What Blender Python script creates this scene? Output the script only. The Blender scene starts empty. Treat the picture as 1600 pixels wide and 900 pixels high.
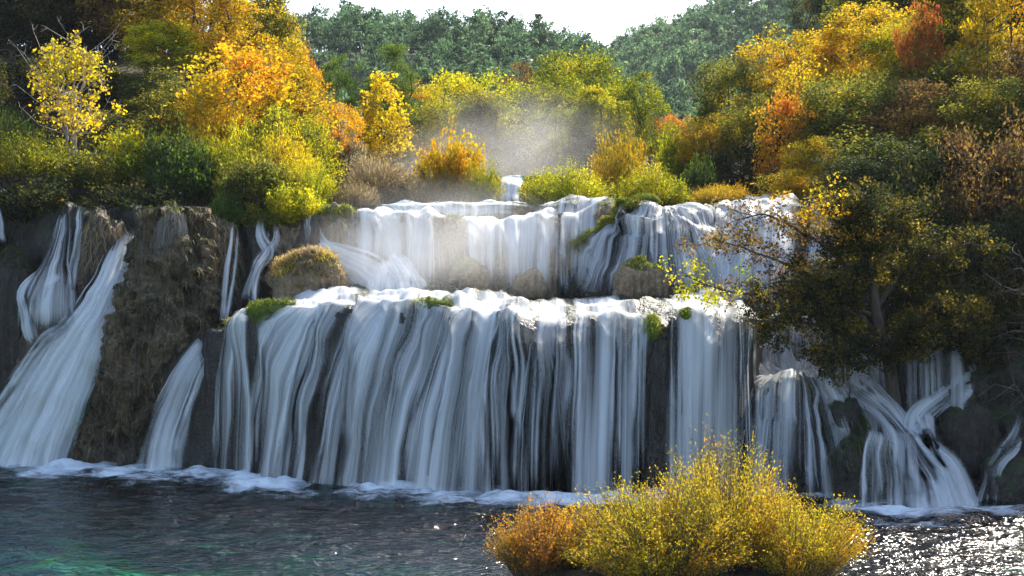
import bpy, math
import numpy as np
from mathutils import Vector

# ------------------------------------------------------------------ camera, world, sun, exposure
scene = bpy.context.scene
F, HOR, EYE = 2200.0, 430.0, 6.2          # focal length in photo pixels, horizon row, eye height above the pool
cam_d = bpy.data.cameras.new('camera')
cam = bpy.data.objects.new('camera', cam_d)
scene.collection.objects.link(cam)
cam.location = (0, 0, EYE)
cam.rotation_euler = (math.pi / 2, 0, 0)
cam_d.sensor_width = 36
cam_d.lens = 36 * F / 1600
cam_d.shift_y = -(450 - HOR) / 1600
cam_d.clip_end = 4000
scene.camera = cam

SUN_EL, SUN_AZ = math.radians(41), math.radians(30)    # azimuth from +Y (behind the falls) towards +X
w = bpy.data.worlds.new('World'); scene.world = w; w.use_nodes = True
nt = w.node_tree; nt.nodes.clear()
sky = nt.nodes.new('ShaderNodeTexSky'); sky.sky_type = 'NISHITA'; sky.sun_disc = False
sky.sun_elevation = SUN_EL; sky.sun_rotation = SUN_AZ; sky.air_density = 1.0; sky.dust_density = 2.0; sky.ozone_density = 1.0
bg = nt.nodes.new('ShaderNodeBackground'); bg.inputs['Strength'].default_value = 0.14
wo = nt.nodes.new('ShaderNodeOutputWorld')
nt.links.new(sky.outputs[0], bg.inputs[0]); nt.links.new(bg.outputs[0], wo.inputs[0])
sd = bpy.data.lights.new('sun', 'SUN'); sd.energy = 5.0; sd.angle = math.radians(0.6); sd.color = (1.0, 0.93, 0.81)
so = bpy.data.objects.new('sun', sd); scene.collection.objects.link(so)
tosun = Vector((math.sin(SUN_AZ) * math.cos(SUN_EL), math.cos(SUN_AZ) * math.cos(SUN_EL), math.sin(SUN_EL)))
so.rotation_euler = tosun.to_track_quat('Z', 'Y').to_euler()
so.location = (60, 100, 120)
scene.view_settings.view_transform = 'Standard'
scene.view_settings.look = 'None'
scene.view_settings.exposure = 1.25
scene.view_settings.gamma = 1
scene.cycles.adaptive_threshold = 0.025
scene.cycles.max_bounces = 5
scene.cycles.diffuse_bounces = 2
scene.cycles.glossy_bounces = 2
scene.cycles.transmission_bounces = 3
scene.cycles.transparent_max_bounces = 12
scene.cycles.volume_bounces = 1
scene.cycles.volume_step_rate = 1.6
scene.cycles.volume_max_steps = 96
scene.cycles.caustics_reflective = False
scene.cycles.caustics_refractive = False

# ------------------------------------------------------------------ helpers
COL = scene.collection

def at(px, py, Y):
    """photo pixel at real depth Y -> point in the place"""
    return np.array([(px - 800) * Y / F, Y, EYE + (HOR - py) * Y / F])

def _h(ix, iy, iz):
    h = (ix.astype(np.int64) * 374761393 + iy.astype(np.int64) * 668265263 + iz.astype(np.int64) * 2147483647 + 1013904223) & 0xffffffff
    h = ((h ^ (h >> 13)) * 1274126177) & 0xffffffff
    h = ((h ^ (h >> 16)) * 2246822519) & 0xffffffff
    return ((h ^ (h >> 15)) & 0xffff) / 32767.5 - 1.0

def vn(x, y, z):
    x, y, z = np.broadcast_arrays(np.asarray(x, float), np.asarray(y, float), np.asarray(z, float))
    ix, iy, iz = np.floor(x), np.floor(y), np.floor(z)
    fx, fy, fz = x - ix, y - iy, z - iz
    fx, fy, fz = [f * f * f * (f * (f * 6 - 15) + 10) for f in (fx, fy, fz)]
    ix, iy, iz = ix.astype(np.int64), iy.astype(np.int64), iz.astype(np.int64)
    r = 0
    for a in (0, 1):
        for b in (0, 1):
            for c in (0, 1):
                wgt = (fx if a else 1 - fx) * (fy if b else 1 - fy) * (fz if c else 1 - fz)
                r = r + wgt * _h(ix + a, iy + b, iz + c)
    return r

def fbm(x, y, z, oct=4, gain=0.5):
    s, amp = 0, 1.0
    for k in range(oct):
        s = s + amp * vn(x * 2.0 ** k + 17.3 * k, y * 2.0 ** k + 5.1 * k, z * 2.0 ** k + 9.7 * k)
        amp *= gain
    return s

def sm(a, b, x):
    t = np.clip((np.asarray(x, float) - a) / (b - a), 0, 1)
    return t * t * (3 - 2 * t)

def make_mesh(name, V, Q, attrs=None, smooth=True):
    V = np.ascontiguousarray(V, dtype=np.float32).reshape(-1, 3)
    Q = np.ascontiguousarray(Q, dtype=np.int32).reshape(-1, 4)
    me = bpy.data.meshes.new(name)
    me.vertices.add(len(V)); me.vertices.foreach_set('co', V.ravel())
    me.loops.add(Q.size); me.loops.foreach_set('vertex_index', Q.ravel())
    me.polygons.add(len(Q)); me.polygons.foreach_set('loop_start', np.arange(0, Q.size, 4, dtype=np.int32))
    me.update(calc_edges=True)
    me.polygons.foreach_set('use_smooth', np.full(len(Q), smooth, dtype=bool))
    for k, a in (attrs or {}).items():
        a = np.ascontiguousarray(a, dtype=np.float32)
        if a.ndim == 1:
            at_ = me.attributes.new(k, 'FLOAT', 'POINT'); at_.data.foreach_set('value', a)
        else:
            at_ = me.attributes.new(k, 'FLOAT_VECTOR', 'POINT'); at_.data.foreach_set('vector', a.ravel())
    return me

def ob(name, me, mat=None, parent=None, label=None, cat=None, group=None, kind=None, loc=None):
    o = bpy.data.objects.new(name, me)
    COL.objects.link(o)
    if parent is not None: o.parent = parent
    if loc is not None: o.location = loc
    if mat is not None and me is not None and not me.materials: me.materials.append(mat)
    if label: o['label'] = label
    if cat: o['category'] = cat
    if group: o['group'] = group
    if kind: o['kind'] = kind
    return o

def empty(name, loc, label, cat, group=None):
    o = ob(name, None, label=label, cat=cat, group=group, loc=tuple(float(c) for c in loc))
    o.empty_display_size = 0.3
    return o

def under(o, V):
    """world vertices into the frame of an unrotated parent"""
    return np.asarray(V).reshape(-1, 3) - np.array(o.location)

def grid_q(nu, nv):
    """quads of a (nv, nu) grid"""
    i = np.arange(nv - 1)[:, None] * nu + np.arange(nu - 1)[None, :]
    return np.stack([i, i + 1, i + 1 + nu, i + nu], -1).reshape(-1, 4)

def spline(P, n):
    P = np.asarray(P, float)
    if len(P) == 2:
        t = np.linspace(0, 1, n)[:, None]
        return P[0] * (1 - t) + P[1] * t
    E = np.vstack([2 * P[0] - P[1], P, 2 * P[-1] - P[-2]])
    d = np.linalg.norm(np.diff(P[:, :3], axis=0), axis=1) + 1e-6
    cum = np.concatenate([[0], np.cumsum(d)]); s = np.linspace(0, cum[-1], n)
    k = np.clip(np.searchsorted(cum, s, side='right') - 1, 0, len(P) - 2)
    t = ((s - cum[k]) / d[k])[:, None]
    a, b, c, e = E[k], E[k + 1], E[k + 2], E[k + 3]
    return 0.5 * (2 * b + (c - a) * t + (2 * a - 5 * b + 4 * c - e) * t ** 2 + (3 * b - a - 3 * c + e) * t ** 3)

def tube(P, R, sides=5):
    P = np.asarray(P, float); R = np.broadcast_to(np.asarray(R, float), (len(P),))
    T = np.gradient(P, axis=0); T /= np.linalg.norm(T, axis=1, keepdims=True) + 1e-9
    ref = np.array([0.31, 0.95, 0.05]) if abs(T[0, 2]) > 0.6 else np.array([0.05, 0.1, 0.99])
    A = np.cross(T, ref); A /= np.linalg.norm(A, axis=1, keepdims=True) + 1e-9
    B = np.cross(T, A)
    an = np.linspace(0, 2 * math.pi, sides, endpoint=False)
    V = P[:, None] + R[:, None, None] * (np.cos(an)[None, :, None] * A[:, None] + np.sin(an)[None, :, None] * B[:, None])
    n = len(P)
    i = np.arange(n - 1)[:, None] * sides + np.arange(sides)[None]
    j = np.arange(n - 1)[:, None] * sides + (np.arange(sides)[None] + 1) % sides
    return V.reshape(-1, 3), np.stack([i, j, j + sides, i + sides], -1).reshape(-1, 4)

def merge(parts):
    Vs, Qs, o = [], [], 0
    for V, Q in parts:
        Vs.append(V); Qs.append(Q + o); o += len(V)
    return np.vstack(Vs), np.vstack(Qs)

# ------------------------------------------------------------------ materials
class N:
    def __init__(s, name):
        s.m = bpy.data.materials.new(name); s.m.use_nodes = True
        s.t = s.m.node_tree; s.t.nodes.clear()
        s.out = s('OutputMaterial')
    def __call__(s, typ, **kw):
        n = s.t.nodes.new('ShaderNode' + typ)
        for k, v in kw.items(): setattr(n, k, v)
        return n
    def l(s, a, b): s.t.links.new(a, b)
    def put(s, sock, v):
        if isinstance(v, bpy.types.NodeSocket): s.l(v, sock)
        else: sock.default_value = v
    def math(s, op, a, b=0.0, clamp=False):
        n = s('Math', operation=op, use_clamp=clamp); s.put(n.inputs[0], a); s.put(n.inputs[1], b); return n.outputs[0]
    def noise(s, vec, scale, detail=4, rough=0.55, dist=0.0):
        n = s('TexNoise'); s.l(vec, n.inputs['Vector']); n.inputs['Scale'].default_value = scale
        n.inputs['Detail'].default_value = detail; n.inputs['Roughness'].default_value = rough; n.inputs['Distortion'].default_value = dist
        return n.outputs[0]
    def ramp(s, fac, stops):
        n = s('ValToRGB'); s.l(fac, n.inputs[0]); e = n.color_ramp.elements
        while len(e) < len(stops): e.new(0.5)
        for k, (p, c) in enumerate(stops): e[k].position = p; e[k].color = (*c, 1) if len(c) == 3 else c
        return n.outputs[0]
    def mix(s, f, a, b, mode='MIX'):
        n = s('MixRGB', blend_type=mode); s.put(n.inputs[0], f)
        for i, c in ((1, a), (2, b)):
            s.put(n.inputs[i], c if isinstance(c, bpy.types.NodeSocket) else (*c, 1))
        return n.outputs[0]
    def mapr(s, v, a, b, c=0.0, d=1.0, smooth=True):
        n = s('MapRange', interpolation_type='SMOOTHSTEP' if smooth else 'LINEAR'); s.put(n.inputs[0], v)
        for k, x in zip((1, 2, 3, 4), (a, b, c, d)): s.put(n.inputs[k], x)
        return n.outputs[0]
    def scalevec(s, vec, sc):
        n = s('Mapping'); s.l(vec, n.inputs[0]); n.inputs['Scale'].default_value = sc; return n.outputs[0]
    def bump(s, h, strength, dist=0.05):
        n = s('Bump'); s.l(h, n.inputs['Height']); n.inputs['Strength'].default_value = strength; n.inputs['Distance'].default_value = dist
        return n.outputs[0]
    def attr(s, name): return s('Attribute', attribute_name=name)

def leaf_mat(name, cols, trans=0.55, var=0.35):
    """autumn leaves: colour by clump and by leaf, light passes through"""
    n = N(name)
    a = n.attr('tint'); sep = n('SeparateXYZ'); n.l(a.outputs['Vector'], sep.inputs[0])
    f = n.math('ADD', n.math('MULTIPLY', sep.outputs[1], 0.62), n.math('MULTIPLY', sep.outputs[0], 0.38))
    k = len(cols)
    c = n.ramp(f, [(0.12 + 0.76 * i / max(1, k - 1), cols[i]) for i in range(k)])
    hsv = n('HueSaturation'); n.l(c, hsv.inputs['Color'])
    oi = n('ObjectInfo')
    n.l(n.math('MULTIPLY', n.mapr(sep.outputs[0], 0, 1, 1 - var, 1 + var, False), n.mapr(oi.outputs['Random'], 0, 1, 0.78, 1.22, False)), hsv.inputs['Value'])
    n.l(n.mapr(sep.outputs[2], 0, 1, 0.485, 0.515, False), hsv.inputs['Hue'])
    d = n('BsdfDiffuse'); t = n('BsdfTranslucent'); mx = n('MixShader')
    n.l(hsv.outputs[0], d.inputs[0])
    g = n('Gamma'); n.l(hsv.outputs[0], g.inputs[0]); g.inputs[1].default_value = 0.88
    n.l(g.outputs[0], t.inputs[0]); mx.inputs[0].default_value = trans
    n.l(d.outputs[0], mx.inputs[1]); n.l(t.outputs[0], mx.inputs[2])
    gl = n('BsdfGlossy'); gl.inputs['Roughness'].default_value = 0.45; gl.inputs['Color'].default_value = (1, 1, 1, 1)
    m2 = n('MixShader'); m2.inputs[0].default_value = 0.014
    n.l(mx.outputs[0], m2.inputs[1]); n.l(gl.outputs[0], m2.inputs[2]); n.l(m2.outputs[0], n.out.inputs[0])
    return n.m

def bark_mat(name, a, b):
    n = N(name); p = n('NewGeometry').outputs['Position']
    v = n.noise(n.scalevec(p, (6, 6, 1.4)), 2.0, 4)
    bs = n('BsdfPrincipled'); n.l(n.ramp(v, [(0.3, a), (0.7, b)]), bs.inputs['Base Color']); bs.inputs['Roughness'].default_value = 0.9
    n.l(n.bump(v, 0.5, 0.03), bs.inputs['Normal']); n.l(bs.outputs[0], n.out.inputs[0]); return n.m

def rock_mat(name, dark, mid, tan, moss, moss_amt=0.5, rough=0.7):
    n = N(name); geo = n('NewGeometry'); p = geo.outputs['Position']
    big = n.noise(p, 0.7, 2, 0.6)
    streak = n.noise(n.scalevec(p, (5, 5, 0.55)), 1.6, 3, 0.62)
    fine = n.noise(p, 9.0, 2, 0.65)
    s = n.math('ADD', n.math('MULTIPLY', streak, 0.6), n.math('MULTIPLY', big, 0.4))
    c = n.ramp(s, [(0.34, dark), (0.46, mid), (0.62, tan)])
    c = n.mix(n.mapr(fine, 0.3, 0.7, 0.0, 0.55), c, dark)
    sz = n('SeparateXYZ'); n.l(geo.outputs['Normal'], sz.inputs[0])
    ms = n.math('ADD', n.math('MULTIPLY', sz.outputs[2], 0.55), n.math('MULTIPLY', n.noise(p, 1.3, 2, 0.6), 0.9))
    mk = n.mapr(ms, 1.02 - moss_amt * 0.62, 1.22 - moss_amt * 0.62)
    mosscol = n.mix(fine, moss, tuple(x * 0.4 for x in moss))
    c = n.mix(mk, c, mosscol)
    bs = n('BsdfPrincipled'); n.l(c, bs.inputs['Base Color']); bs.inputs['Roughness'].default_value = rough
    hgt = n.math('ADD', n.math('MULTIPLY', streak, 1.0), n.math('MULTIPLY', fine, 0.6))
    n.l(n.bump(hgt, 1.0, 0.14), bs.inputs['Normal']); n.l(bs.outputs[0], n.out.inputs[0]); return n.m

def fall_mat(name, col=(0.93, 0.95, 0.97)):
    """white aerated water: opaque where dense, torn into streaks where thin"""
    n = N(name)
    fl = n.attr('flow').outputs['Vector']; de = n.attr('dens').outputs['Fac']
    n1 = n.noise(n.scalevec(fl, (4.2, 0.13, 1)), 1.0, 2, 0.55)
    n2 = n.noise(n.scalevec(fl, (17, 0.24, 1)), 1.0, 1, 0.65)
    n3 = n.noise(n.scalevec(fl, (1.1, 0.30, 1)), 1.0, 0, 0.5)
    s = n.math('ADD', n.math('ADD', n.math('MULTIPLY', n1, 0.46), n.math('MULTIPLY', n2, 0.20)), n.math('MULTIPLY', n3, 0.34))
    a = n.mapr(n.math('ADD', n.math('MULTIPLY', n.math('SUBTRACT', s, 0.5), 2.6), de), 0.08, 1.18, 0.0, 0.97)
    a = n.math('MULTIPLY', a, n.mapr(de, 0.0, 0.35, 0, 1))
    d = n('BsdfDiffuse'); d.inputs[0].default_value = (*col, 1)
    t = n('BsdfTranslucent'); t.inputs[0].default_value = (*col, 1)
    g = n('BsdfGlossy'); g.inputs['Roughness'].default_value = 0.35
    m1 = n('MixShader'); m1.inputs[0].default_value = 0.38; n.l(d.outputs[0], m1.inputs[1]); n.l(t.outputs[0], m1.inputs[2])
    m2 = n('MixShader'); m2.inputs[0].default_value = 0.05; n.l(m1.outputs[0], m2.inputs[1]); n.l(g.outputs[0], m2.inputs[2])
    tr = n('BsdfTransparent'); m3 = n('MixShader'); n.l(a, m3.inputs[0]); n.l(tr.outputs[0], m3.inputs[1]); n.l(m2.outputs[0], m3.inputs[2])
    n.l(m3.outputs[0], n.out.inputs[0]); return n.m

def pool_mat(name, tint, foamy=True):
    """clear water over a bed: Fresnel reflection on tinted transparency, foam where the falls strike"""
    n = N(name); p = n('NewGeometry').outputs['Position']
    r1 = n.noise(n.scalevec(p, (1.6, 2.3, 1)), 1.0, 3, 0.65, 0.2)
    r2 = n.noise(n.scalevec(p, (1.5, 2.2, 1)), 3.2, 2, 0.6, 0.2)
    h = n.math('ADD', n.math('MULTIPLY', r1, 0.7), n.math('MULTIPLY', r2, 0.3))
    bp = n.bump(h, 1.0, 0.17)
    fr = n('Fresnel'); fr.inputs[0].default_value = 1.38; n.l(bp, fr.inputs['Normal'])
    tr = n('BsdfTransparent'); tr.inputs[0].default_value = (*tint, 1)
    g = n('BsdfGlossy'); g.inputs['Roughness'].default_value = 0.10; n.l(bp, g.inputs['Normal'])
    mx = n('MixShader'); n.l(fr.outputs[0], mx.inputs[0]); n.l(tr.outputs[0], mx.inputs[1]); n.l(g.outputs[0], mx.inputs[2])
    last = mx
    if foamy:
        fo = n.attr('foam').outputs['Fac']
        fn = n.noise(n.scalevec(p, (1.0, 1.9, 1)), 2.4, 5, 0.65, 0.6)
        fa = n.mapr(n.math('ADD', fn, n.math('SUBTRACT', fo, 0.5)), 0.34, 0.98, 0, 0.92)
        d = n('BsdfDiffuse'); d.inputs[0].default_value = (0.78, 0.84, 0.9, 1)
        n.l(n.bump(fn, 0.6, 0.1), d.inputs['Normal'])
        m2 = n('MixShader'); n.l(fa, m2.inputs[0]); n.l(mx.outputs[0], m2.inputs[1]); n.l(d.outputs[0], m2.inputs[2]); last = m2
    n.l(last.outputs[0], n.out.inputs[0]); return n.m

def ground_mat(name, cols, scale=0.4, rough=0.95):
    n = N(name); p = n('NewGeometry').outputs['Position']
    v = n.noise(p, scale, 6, 0.62); f = n.noise(p, scale * 14, 3)
    c = n.ramp(v, [(0.3 + 0.4 * i / max(1, len(cols) - 1), cols[i]) for i in range(len(cols))])
    c = n.mix(n.mapr(f, 0.3, 0.7, 0, 0.5), c, tuple(x * 0.5 for x in cols[0]))
    bs = n('BsdfPrincipled'); n.l(c, bs.inputs['Base Color']); bs.inputs['Roughness'].default_value = rough
    n.l(n.bump(f, 0.6, 0.1), bs.inputs['Normal']); n.l(bs.outputs[0], n.out.inputs[0]); return n.m

def mist_mat(name, dens, col=(1, 1, 1), scale=1.3):
    n = N(name); tc = n('TexCoord'); oc = tc.outputs['Object']
    ln = n('VectorMath', operation='LENGTH'); n.l(oc, ln.inputs[0])
    fall = n.mapr(ln.outputs['Value'], 0.1, 1.0, 1.0, 0.0)
    v = n.mapr(n.noise(oc, scale, 2, 0.5, 0.5), 0.30, 0.68, 0.0, 1.0)
    pv = n('VolumePrincipled'); pv.inputs['Color'].default_value = (*col, 1); pv.inputs['Anisotropy'].default_value = 0.45
    n.l(n.math('MULTIPLY', n.math('MULTIPLY', fall, v), dens), pv.inputs['Density'])
    n.l(pv.outputs[0], n.out.inputs['Volume']); return n.m

M_fall = fall_mat('white_water')
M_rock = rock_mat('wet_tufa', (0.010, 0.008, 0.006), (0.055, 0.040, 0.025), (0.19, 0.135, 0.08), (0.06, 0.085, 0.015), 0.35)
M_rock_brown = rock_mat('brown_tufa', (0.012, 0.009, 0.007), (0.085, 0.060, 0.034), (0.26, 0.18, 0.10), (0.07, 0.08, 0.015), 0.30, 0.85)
M_rock_tan = rock_mat('mist_pale_tufa', (0.08, 0.058, 0.04), (0.24, 0.175, 0.105), (0.42, 0.31, 0.19), (0.12, 0.13, 0.02), 0.42, 0.9)  # tan tufa, lightened so the paleness of the mist is in its colour
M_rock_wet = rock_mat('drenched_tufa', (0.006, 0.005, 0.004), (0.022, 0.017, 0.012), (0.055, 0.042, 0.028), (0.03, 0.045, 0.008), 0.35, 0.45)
M_rock_dark = rock_mat('shaded_tufa', (0.010, 0.009, 0.008), (0.030, 0.024, 0.018), (0.075, 0.058, 0.038), (0.035, 0.055, 0.012), 0.5)  # darker copy of the tufa, the shade of the recesses put into its colour
M_bark = bark_mat('bark', (0.035, 0.026, 0.02), (0.12, 0.09, 0.065))
M_bark_pale = bark_mat('pale_bark', (0.22, 0.18, 0.15), (0.50, 0.43, 0.37))
M_twig = bark_mat('twig', (0.08, 0.055, 0.045), (0.20, 0.14, 0.11))

# ------------------------------------------------------------------ ground, hills
XA = np.array([-300, -90, -49, -33, -15, 7.5, 16, 24, 32, 44, 70, 400.]); ZA = np.array([47, 52.5, 55.5, 58.5, 57, 55, 52, 45, 37, 29, 23, 20.])
XB = np.array([-400, -60, 0, 16, 43, 59, 82, 110, 160, 500.]); ZB = np.array([49, 55, 61, 66, 77, 82, 94, 106, 118, 118.])

def ground_z(x, y):
    x = np.asarray(x, float); y = np.asarray(y, float)
    xl = np.interp(y, [48, 56, 64, 75, 100], [-7.6, -7, -8, -11.5, -17])
    xr = np.interp(y, [48, 56, 64, 75, 100], [9.5, 9.5, 10.5, 13.5, 19])
    dl = np.maximum(0, xl - x); dr = np.maximum(0, x - xr)
    z = 8.45 + 0.4 * (1 - np.exp(-dl / 1.5)) + 0.3 * (1 - np.exp(-dr / 1.5)) + sm(0, 7, dl) * (0.02 * dl + 0.32 * np.clip(y - 52.5, 0, 20)) + sm(0, 8, dr) * (0.03 * dr + 0.30 * np.clip(y - 53, 0, 20))
    z = np.minimum(z, 17) + 2.0 * sm(61.0, 62.4, y) + 0.05 * np.clip(y - 64, 0, 90)
    z = z + 0.35 * fbm(x * 0.22, y * 0.22, 0.5, 3) * sm(0, 4, dl + dr)
    a = np.interp(x, XA, ZA) * sm(105, 330, y) * (1 - 0.35 * sm(330, 520, y))
    b = np.interp(x, XB, ZB) * sm(190, 455, y)
    hill = np.maximum(a, b) + 2.5 * fbm(x * 0.03, y * 0.03, 2.2, 3) * sm(120, 200, y)
    return np.maximum(z * (1 - sm(700, 1500, y) * 0.3), hill)

ys = np.concatenate([np.linspace(51.2, 70, 42), np.linspace(71, 140, 40), np.linspace(145, 480, 70), np.linspace(500, 1900, 18)])
xs = np.concatenate([np.linspace(-1500, -160, 12), np.linspace(-140, -42, 16), np.linspace(-40, 40, 110), np.linspace(44, 180, 30), np.linspace(200, 1500, 12)])
X, Yg = np.meshgrid(xs, ys)
Zg = ground_z(X, Yg); Zg[0] -= 5
M_ground = ground_mat('forest_floor', [(0.03, 0.025, 0.012), (0.06, 0.055, 0.02), (0.11, 0.085, 0.035)], 0.35)
ob('terrain', make_mesh('terrain', np.stack([X, Yg, Zg], -1), grid_q(len(xs), len(ys))), M_ground, kind='structure', label='wooded valley ground rising into the far hills')

# the river bed under the front pool, shallow and green near the viewer
xs = np.linspace(-60, 60, 180); ys = np.linspace(-15, 52, 130)
X, Yg = np.meshgrid(xs, ys)
dep = -1.5 + 0.75 * sm(36, 25, Yg) * sm(2, -8, X) + 0.28 * fbm(X * 0.35, Yg * 0.5, 1.0, 4) - 0.5 * sm(0, 8, X) + 5.0 * sm(46.6, 48.6, Yg)
nb = N('river_bed_algae'); p = nb('NewGeometry').outputs['Position']
v = nb.noise(nb.scalevec(p, (0.30, 0.62, 1)), 1.0, 5, 0.6)
sx_ = nb('SeparateXYZ'); nb.l(p, sx_.inputs[0])
deep = nb.math('ADD', nb.mapr(sx_.outputs[0], -9, 4, 0, 0.16), nb.mapr(sx_.outputs[1], 33, 40, 0, 0.10))
c = nb.ramp(nb.math('SUBTRACT', v, deep), [(0.34, (0.008, 0.045, 0.060)), (0.45, (0.014, 0.14, 0.11)), (0.54, (0.05, 0.28, 0.10)), (0.68, (0.42, 0.50, 0.05))])
bs = nb('BsdfPrincipled'); nb.l(c, bs.inputs['Base Color']); bs.inputs['Roughness'].default_value = 0.9; nb.l(bs.outputs[0], nb.out.inputs[0])
ob('riverbed', make_mesh('riverbed', np.stack([X, Yg, dep], -1), grid_q(180, 130)), nb.m, kind='structure', label='green algae covered bed under the clear front pool')

# ------------------------------------------------------------------ rock surfaces and flowing water
FOAM = []      # where falls strike the front pool: x, y, radius, strength

class Curtain:
    """a travertine ledge: level approach, rounded lip, then the drop to its foot"""
    def __init__(s, lip, base, back=2.0, k=0.5, seed=0, bulge=0.35, rise=0.05):
        s.L = spline(np.array([at(*q) for q in lip]), 300)
        s.B = spline(np.array([[(px - 800) * Y / F, Y, z] for px, Y, z in base]), 300)
        s.lpx = 800 + s.L[:, 0] * F / s.L[:, 1]; s.bpx = 800 + s.B[:, 0] * F / s.B[:, 1]
        s.U = np.linspace(0, 1, 300); s.back, s.k, s.seed, s.bulge, s.rise, s.zs = back, k, seed, bulge, rise, 0.22; s.led, s.nled = 0.0, 3
    def ul(s, px): return np.interp(px, s.lpx, s.U)
    def ub(s, px): return np.interp(px, s.bpx, s.U)
    def ev(s, A, u): return np.stack([np.interp(u, s.U, A[:, i]) for i in range(3)], -1)
    def core(s, u, v):
        L, B = s.ev(s.L, u), s.ev(s.B, u)
        wv = np.clip(v, 0, 1) ** 1.6; h = wv ** s.k
        if s.led: wv = wv - s.led * np.sin(2 * math.pi * s.nled * wv + 5 * fbm(u * 5 + s.seed, u * 0, wv * 1.5, 2)) / (2 * math.pi * s.nled) * sm(0, 0.1, wv) * sm(1, 0.9, wv)
        D = B - L
        P = L.copy(); P[..., :2] += D[..., :2] * h[..., None]; P[..., 2] += D[..., 2] * wv
        d = D[..., :2] / (np.linalg.norm(D[..., :2], axis=-1, keepdims=True) + 1e-6)
        m = np.maximum(0, -v)
        P[..., 1] += m * s.back; P[..., 2] += m * s.rise * s.back + sm(0, 0.15, m) * 0.16 * fbm(P[..., 0] * 1.3, P[..., 1] * 1.6, s.seed, 3)
        return P, d, wv
    def bul(s, P):
        q = s.seed * 7.7
        return s.bulge * (fbm(P[..., 0] * 0.75 + q, P[..., 1] * 0.5, P[..., 2] * s.zs, 3) + 0.35 * fbm(P[..., 0] * 2.6 + q, P[..., 1] * 1.6, P[..., 2] * s.zs * 2.7, 2))
    def rock(s, u, v):
        P, d, wv = s.core(u, v)
        b = s.bul(P)
        off = b * sm(-0.3, 0.25, v) - 0.10 - 0.50 * sm(0.05, 0.6, wv)
        P[..., :2] += d * off[..., None]
        f = 0.10 * fbm(P[..., 0] * 2.3, P[..., 1] * 2.3, P[..., 2] * 1.6, 3)
        P[..., :2] += d * (f * sm(-0.1, 0.2, v))[..., None]
        P[..., 2] += b * 0.35 * sm(0.35, -0.1, v) - 0.07 + f * 0.6 * sm(0.4, 0.0, v)
        return P
    def water(s, ul0, ul1, ub0, ub1):
        def fn(a, v):
            h = (np.clip(v, 0, 1) ** 1.6) ** s.k
            u = (ul0 + (ul1 - ul0) * a) * (1 - h) + (ub0 + (ub1 - ub0) * a) * h
            P, d, wv = s.core(u, v)
            b = s.bul(P)
            P[..., :2] += d * (b * sm(-0.3, 0.25, v) * (1 - 0.65 * sm(0.05, 0.7, wv)))[..., None]
            P[..., 2] += b * 0.35 * sm(0.35, -0.1, v)
            return P
        return fn

class Mound(Curtain):
    """a domed travertine boss"""
    def __init__(s, px, Yc, ztop, rx, ry, zbase, k=0.5, seed=0, bulge=0.25, top=0.12, a0=-15, led=0.0, nled=4):
        cx = (px - 800) * Yc / F
        an = np.linspace(math.radians(180 + a0), math.radians(360 - a0), 300)     # from -X round the front (-Y) to +X
        c, sn = np.cos(an), np.sin(an)
        s.B = np.stack([cx + rx * c, Yc + ry * sn, np.full(300, zbase)], -1)
        s.L = np.stack([cx + rx * top * c, Yc + ry * top * sn, np.full(300, ztop)], -1)
        s.lpx = 800 + s.L[:, 0] * F / s.L[:, 1]; s.bpx = 800 + s.B[:, 0] * F / s.B[:, 1]
        s.U = np.linspace(0, 1, 300); s.back, s.k, s.seed, s.bulge, s.rise, s.zs = 0.4, k, seed, bulge, 0.0, 1.1; s.led, s.nled = led, nled

def rock_mesh(name, C, nu, nv, v0=-1.0):
    u, v = np.meshgrid(np.linspace(0, 1, nu), np.concatenate([np.linspace(v0, 0, max(3, nv // 5))[:-1], np.linspace(0, 1, nv)]))
    P = C.rock(u, v)
    return make_mesh(name, P, grid_q(nu, u.shape[0]))

OUT = np.array([0, -1, 0.12])

def sheet(fn, wid, leng, dens, seed, v0, v1, off=0.0, edge=0.16, thin=0.0, tear=0.58):
    rng = np.random.default_rng(seed)
    nu = int(np.clip(wid * 15, 11, 170)); nv = int(np.clip(leng * 5, 14, 60))
    a, v = np.meshgrid(np.linspace(0, 1, nu), np.linspace(v0, v1, nv))
    P = fn(a, v) + OUT * off
    ruf = 0.05 * fbm(a * wid * 3 + seed, v * 4, seed * 1.3, 2)
    P[..., 1] -= ruf; P[..., 2] += ruf * 0.4
    q = np.minimum(a, 1 - a) / edge
    e = np.clip(q + 0.55 * vn(v * 4 + seed, a * 3, 3.3) + 0.1 * vn(v * 11 + seed, a * 6, 1.3), 0, 1) if edge > 0 else np.ones_like(a)
    vv = (v - v0) / (v1 - v0)
    w_ = a * wid
    band = 0.55 * vn(w_ * 0.9 + seed * 1.7, v * 0.9, seed) + 0.40 * vn(w_ * 2.6 + seed, v * 0.8, 2.2) + 0.22 * vn(w_ * 6.5 + seed, v * 0.6, 5.5)
    dn = dens * (1 + 0.35 * sm(0.12, -0.2, v)) + tear * band - thin * vv
    dn = np.clip(dn, 0, 1) * sm(0, 1, e) * (sm(0, 0.22, vv) if v0 == 0.0 else sm(0, 0.10, vv)) * (sm(1.0, 0.82, vv) if P[-1, :, 2].mean() > 0.9 else 1.0)
    fl = np.stack([a * wid + seed * 13.1, vv * leng, np.full_like(a, seed * 3.7)], -1)
    return P.reshape(-1, 3), grid_q(nu, nv), dn.ravel(), fl.reshape(-1, 3)

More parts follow.
